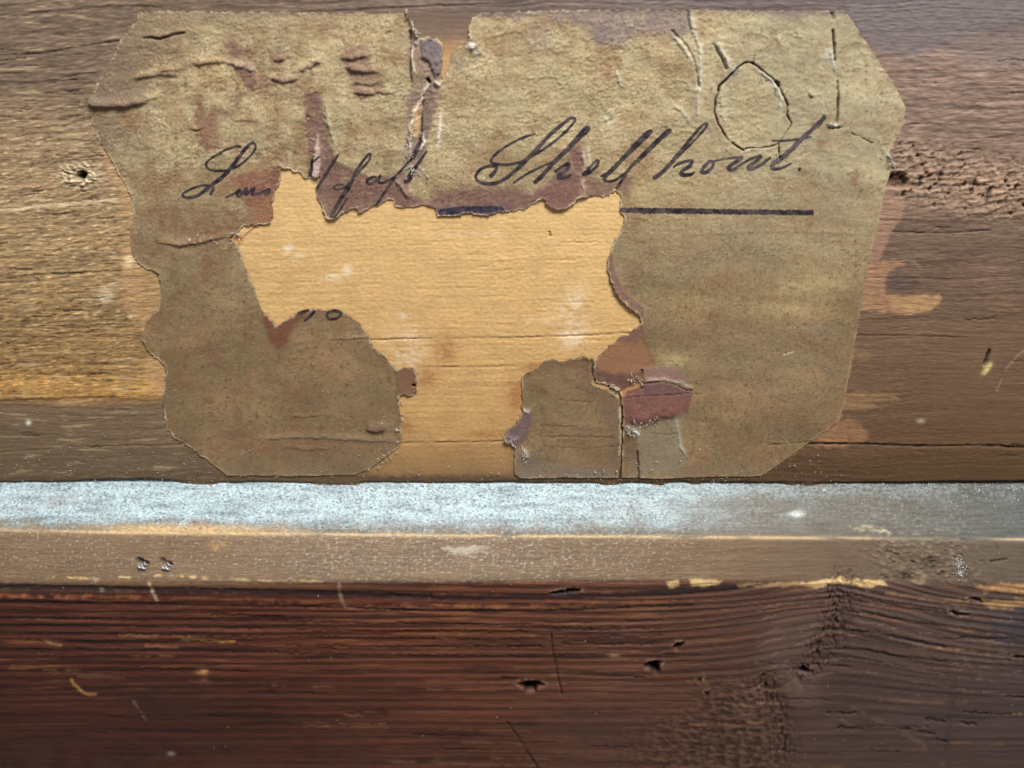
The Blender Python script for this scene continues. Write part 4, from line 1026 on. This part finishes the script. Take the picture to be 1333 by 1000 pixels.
    for y in (770, 782, 800, 812, 830, 846, 862, 878):
        q = (y - 770) * .35
        f.stripe([(985, y + 26 + q * .3), (1030, y + 12), (1064, y + 2), (1096, y - 4), (1130, y - 2), (1180, y + 7), (1250, y + 20), (1330, y + 28)], 1.3, lin((142, 116, 96)), .55, 4, .45)
    for p in ([(1110,922),(1140,936),(1200,968),(1230,995)], [(1075,925),(1110,945)], [(1255,855),(1290,895),(1300,905)]):
        f.stripe(p, 4, lin((128, 104, 88)), .5, 4, .5)
    f.stripe([(1245,880),(1240,930),(1232,975)], 2.2, lin((60, 48, 46)), .5); f.ridge([(1242,880),(1237,930),(1230,975)], 1.6, .14)
    for x, y, l in ((1075, 927, 40), (1195, 953, 22), (1165, 948, 20), (1205, 937, 24), (1255, 928, 60), (1250, 941, 20), (1310, 907, 30), (1215, 963, 18), (1090, 947, 30)):
        f.groove([(x, y), (x + l * .5, y + 1.5), (x + l, y + 2)], 1.7, .3, lin((26, 18, 18)), .9, 3)
    f.stripe([(1253,927),(1290,928),(1330,930)], 2, lin((160, 128, 92)), .7, 2, .6); f.stripe([(1247,845),(1310,850)], 3, lin((170, 134, 98)), .6, 2, .6)
    # insect holes and slits
    def hole(pts, dep=2.2):
        sl, d = f.poly(pts, 10, 1.4)
        f.h[sl] -= dep * 1.8 * sstep(-.8, 3.0, d)
        f.h[sl] += .05 * np.exp(-((d + 3) / 2.5) ** 2)
        f.tint(sl, sstep(-1.0, .8, d), lin((14, 8, 7)), .98)  # near-black colour adds to the shade inside the hole
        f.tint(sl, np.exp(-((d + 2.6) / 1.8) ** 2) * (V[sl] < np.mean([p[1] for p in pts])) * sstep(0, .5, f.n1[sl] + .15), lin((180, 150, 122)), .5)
    hole([(674,890),(684,887),(700,888),(710,891),(700,895),(697,901),(686,902),(680,896)])
    hole([(839,866),(846,862),(855,861),(862,862),(857,867),(859,873),(855,877),(846,873),(839,871)])
    hole([(876,842),(881,837),(890,837),(886,844),(879,846)])
    hole([(1038,875),(1046,872),(1054,874),(1057,877),(1050,879),(1042,879)])
    hole([(714,772),(730,769),(736,770),(738,767),(756,768),(754,771),(736,774),(722,774)], .9)
    hole([(1236,795),(1240,794),(1248,798),(1262,800),(1260,802),(1246,802)], 1.0)
    hole([(1316,855),(1326,854),(1345,854),(1345,858),(1324,858)], 1.0); hole([(1260,779),(1268,778),(1276,780),(1278,784),(1266,782)], .6)
    hole([(908,886),(914,882),(912,890)], .8); hole([(918,902),(922,901),(921,907)], .8)
    f.blob(722, 880, 6, 3, lin((150, 110, 84)), .3); f.blob(800, 853, 8, 2.4, lin((190, 150, 110)), .6, .9)
    for x, y in ((185, 733), (216, 734)):
        f.groove([(x - 5, y - 4), (x, y - 1), (x + 5, y + 1)], 4.2, .6, lin((52, 44, 40)), .9)
    # scratches, drips of paste
    f.groove([(717,826),(720,848),(724,868),(728,888),(732,905)], 1.2, .25, lin((28, 16, 14)), .9, 2)
    f.groove([(660,940),(676,962),(690,985),(704,1004)], 1.1, .22, lin((28, 16, 14)), .9, 2)
    f.stripe([(194,759),(198,770),(205,783)], 2.6, lin((186, 160, 132)), .8, 1.5); f.stripe([(112,738),(122,750),(134,770)], 4, lin((170, 156, 136)), .6, 3, .6)
    f.stripe([(441,760),(443,778),(449,790)], 3, lin((160, 136, 110)), .5, 2)
    f.stripe([(92,885),(98,892),(108,902),(124,904)], 2.6, lin((190, 140, 80)), .85, 2); f.blob(264, 875, 7, 4, lin((196, 146, 88)), .8); f.blob(265, 885, 4, 3, lin((150, 104, 72)), .6)
    f.stripe([(172,909),(180,922),(190,938)], 2.0, lin((150, 130, 116)), .7, 2, .7); f.stripe([(58,834),(66,838),(80,840)], 2, lin((176, 130, 90)), .7)
    f.stripe([(190,841),(230,843)], 2.6, lin((176, 112, 70)), .8, 2); f.stripe([(236,833),(305,836)], 2.4, lin((164, 116, 66)), .8, 2); f.stripe([(208,853),(225,854)], 2, lin((150, 110, 80)), .6)
    f.blob(223, 981, 5, 2.4, lin((170, 160, 148)), .8); f.blob(570, 990, 5, 6, lin((120, 92, 66)), .5)
    f.tint(np.s_[:, :], np.exp(-(((U - 215) / 70) ** 2 + ((V - 905) / 30) ** 2)) * (.7 + f.n3), lin((50, 36, 34)), .6)
    f.tint(np.s_[:, :], np.exp(-(((U - 760) / 60) ** 2 + ((V - 945) / 36) ** 2)) * (.7 + f.n3), lin((72, 56, 48)), .6)
    P = CAM + D * T[..., None] + NN * (f.h * MM)[..., None]
    root_loc = np.array([0, p0[len(u) // 2][1], 0.0])
    root = empty('frame_rail', tuple(root_loc))
    tag(root, 'dark stained wooden frame rail with a dusty ledge below the paper label', 'frame rail')
    P = P - root_loc
    C = np.clip(f.c, .004, .9)
    # three faces, each its own strip of the sheet
    r1 = np.clip(np.searchsorted(f.v, V1(u)), 2, None); r2 = np.searchsorted(f.v, V2(u) + 2)
    rows = np.arange(len(f.v) - 1)[:, None]
    cell = lambda a: np.minimum(a[:-1], a[1:])[None]
    k1 = rows < cell(r1); k3 = rows >= cell(r2)
    sm_ = 1 - .55 * sstep(860, 1020, U)
    C = np.concatenate([C, sm_[..., None]], -1)
    tag(grid_mesh('ledge', P, C, k1, M_DUST, root), 'narrow ledge thick with pale grey dust, skylight blue put into its colour')
    tag(grid_mesh('chamfer', P, C, ~k1 & ~k3, M_PANEL, root), 'grey brown chamfered strip under the ledge')
    tag(grid_mesh('front_face', P, C, k3, M_FRONT, root), 'dark red brown front face with grain, knot and insect holes')
    return f, P + root_loc

rf, RP = rail()

# ------------------------------------------------------------------ loose dust, lint and flecks
def rail_pt(u, v):
    i = np.clip(np.searchsorted(rf.u, u), 1, len(rf.u) - 1); j = np.clip(np.searchsorted(rf.v, v), 1, len(rf.v) - 1)
    a = ((u - rf.u[i - 1]) / (rf.u[i] - rf.u[i - 1]))[..., None]; b = ((v - rf.v[j - 1]) / (rf.v[j] - rf.v[j - 1]))[..., None]
    return (RP[j - 1, i - 1] * (1 - a) + RP[j - 1, i] * a) * (1 - b) + (RP[j, i - 1] * (1 - a) + RP[j, i] * a) * b

def lint(name, items, base, label_, lift):
    Vs, Fs, n0 = [], [], 0
    for (x, y, l, w) in items:
        n = 4; ang = rng.uniform(0, 6.28); t = np.linspace(0, 1, n)
        b = ang + rng.uniform(-1.6, 1.6) * t
        px = x + np.cumsum(np.cos(b)) * l / n; py = y + np.cumsum(np.sin(b)) * l / n
        ww = w * .5 * (1 - .5 * np.abs(2 * t - 1))
        nx, ny = -np.sin(b), np.cos(b)
        z = lift + rng.uniform(0, .35) * np.sin(t * np.pi) * l * .1
        up = np.array([0, .5, .86]) * MM
        A = base(px + nx * ww, py + ny * ww) + up * z[:, None]; B = base(px - nx * ww, py - ny * ww) + up * z[:, None]
        C = base(px, py) + up * (z + w * .06)[:, None]
        P = np.stack([A, C, B], 1).reshape(-1, 3)
        idx = n0 + np.arange(n * 3).reshape(n, 3)
        Fs.append(np.stack([idx[:-1, :-1], idx[:-1, 1:], idx[1:, 1:], idx[1:, :-1]], -1).reshape(-1, 4)); Vs.append(P); n0 += n * 3
    o = raw_mesh(name, np.vstack(Vs), np.vstack(Fs), None, M_LINT)
    return tag(o, label_, 'dust', None, 'stuff')

it = []
for k in range(5200):
    x = rng.uniform(-12, 1340); dens = np.interp(x, [0, 800, 950, 1100, 1333], [1, 1, .7, .2, .14])
    if rng.random() > dens: continue
    y = 633 + rng.beta(1.1, 1.5 if x < 930 else 3.0) * 58
    it.append((x, y, rng.uniform(1.5, 5.5), rng.uniform(.5, 1.1)))
for k in range(620):
    x = rng.uniform(-12, 1340); it.append((x, rng.normal(633.5, 1.4), rng.uniform(2, 7), rng.uniform(.6, 1.2)))
for k in range(430):
    x = rng.uniform(-12, 1340); 
    if rng.random() < np.interp(x, [300, 420, 800, 950], [.55, .1, .1, .92]): continue
    it.append((x, rng.uniform(692, 760), rng.uniform(1.2, 4), rng.uniform(.5, 1.0)))
for k in range(60):
    it.append((1250 + rng.normal(0, 3.5), 738 + rng.normal(0, 9), rng.uniform(2, 6), rng.uniform(.8, 1.6)))
for k in range(45):
    it.append((rng.uniform(0, 1333), rng.uniform(765, 1000), rng.uniform(1.2, 5), rng.uniform(.5, .9)))
it = [(x, max(y, 632.5), l, w) for x, y, l, w in it]
lint('dust', it, rail_pt, 'pale blue grey fluff and lint lying along the rail ledge', 0.04)
it = []
for k in range(420):
    x = rng.uniform(-10, 1100); y = 632 - rng.exponential(32)
    if y < 470: continue
    it.append((x, y, rng.uniform(1.2, 4.5), rng.uniform(.5, 1.1)))
def flat_pt(u, v):
    h = np.zeros(u.shape) + .04
    inside = (u > 215) & (u < 1100) & (v < 622)
    h = np.where(inside, np.maximum(paper_h(u, v), .1) + .03, .07)
    return on_panel(u, v, h * MM)
lint('lint_flecks', it, flat_pt, 'sparse whitish lint flecks scattered on the panel just above the ledge', 0.02)

# two broken staple ends in the chamfer
def staple(x, y, lab):
    Vs, Fs, n0 = [], [], 0
    loc = rail_pt(np.array([x * 1.0]), np.array([y * 1.0]))[0]
    for ox, oy, l, w in ((-2.5, 1.0, 9, 2.4), (1.5, 1.5, 12, 2.0), (3.5, -1.5, 7, 1.6)):
        t = np.linspace(0, 1, 6)
        px = x + ox + (t - .5) * l * .75; py = y + oy + (t - .5) * l * .6 + 1.2 * np.sin(t * 3.1)
        z = (.20 + .34 * np.sin(t * np.pi)) * MM
        up = np.array([0, .37, .93])
        ww = w * .5 * (1 - .7 * np.abs(2 * t - 1) ** 2)
        cs = [rail_pt(px + k * ww * .6, py - k * ww * .8) + up * (z + e * MM)[:, None] for k, e in ((-1, 0), (-.8, .10), (.8, .10), (1, 0), (0, -.10))]
        P = np.stack(cs, 1) - loc
        n, m = P.shape[:2]
        for i in range(n - 1):
            for k in range(m):
                Fs.append((n0 + i * m + k, n0 + i * m + (k + 1) % m, n0 + (i + 1) * m + (k + 1) % m, n0 + (i + 1) * m + k))
        Vs.append(P.reshape(-1, 3)); n0 += n * m
    o = raw_mesh('staple_end', np.vstack(Vs), np.array(Fs), None, M_STEEL)
    o.location = loc
    return tag(o, lab, 'staple', 'broken staple ends in the chamfer')
staple(186, 735, 'silvery broken staple end in the chamfer, left one of the pair')
staple(217, 736, 'silvery broken staple end in the chamfer, right one of the pair')
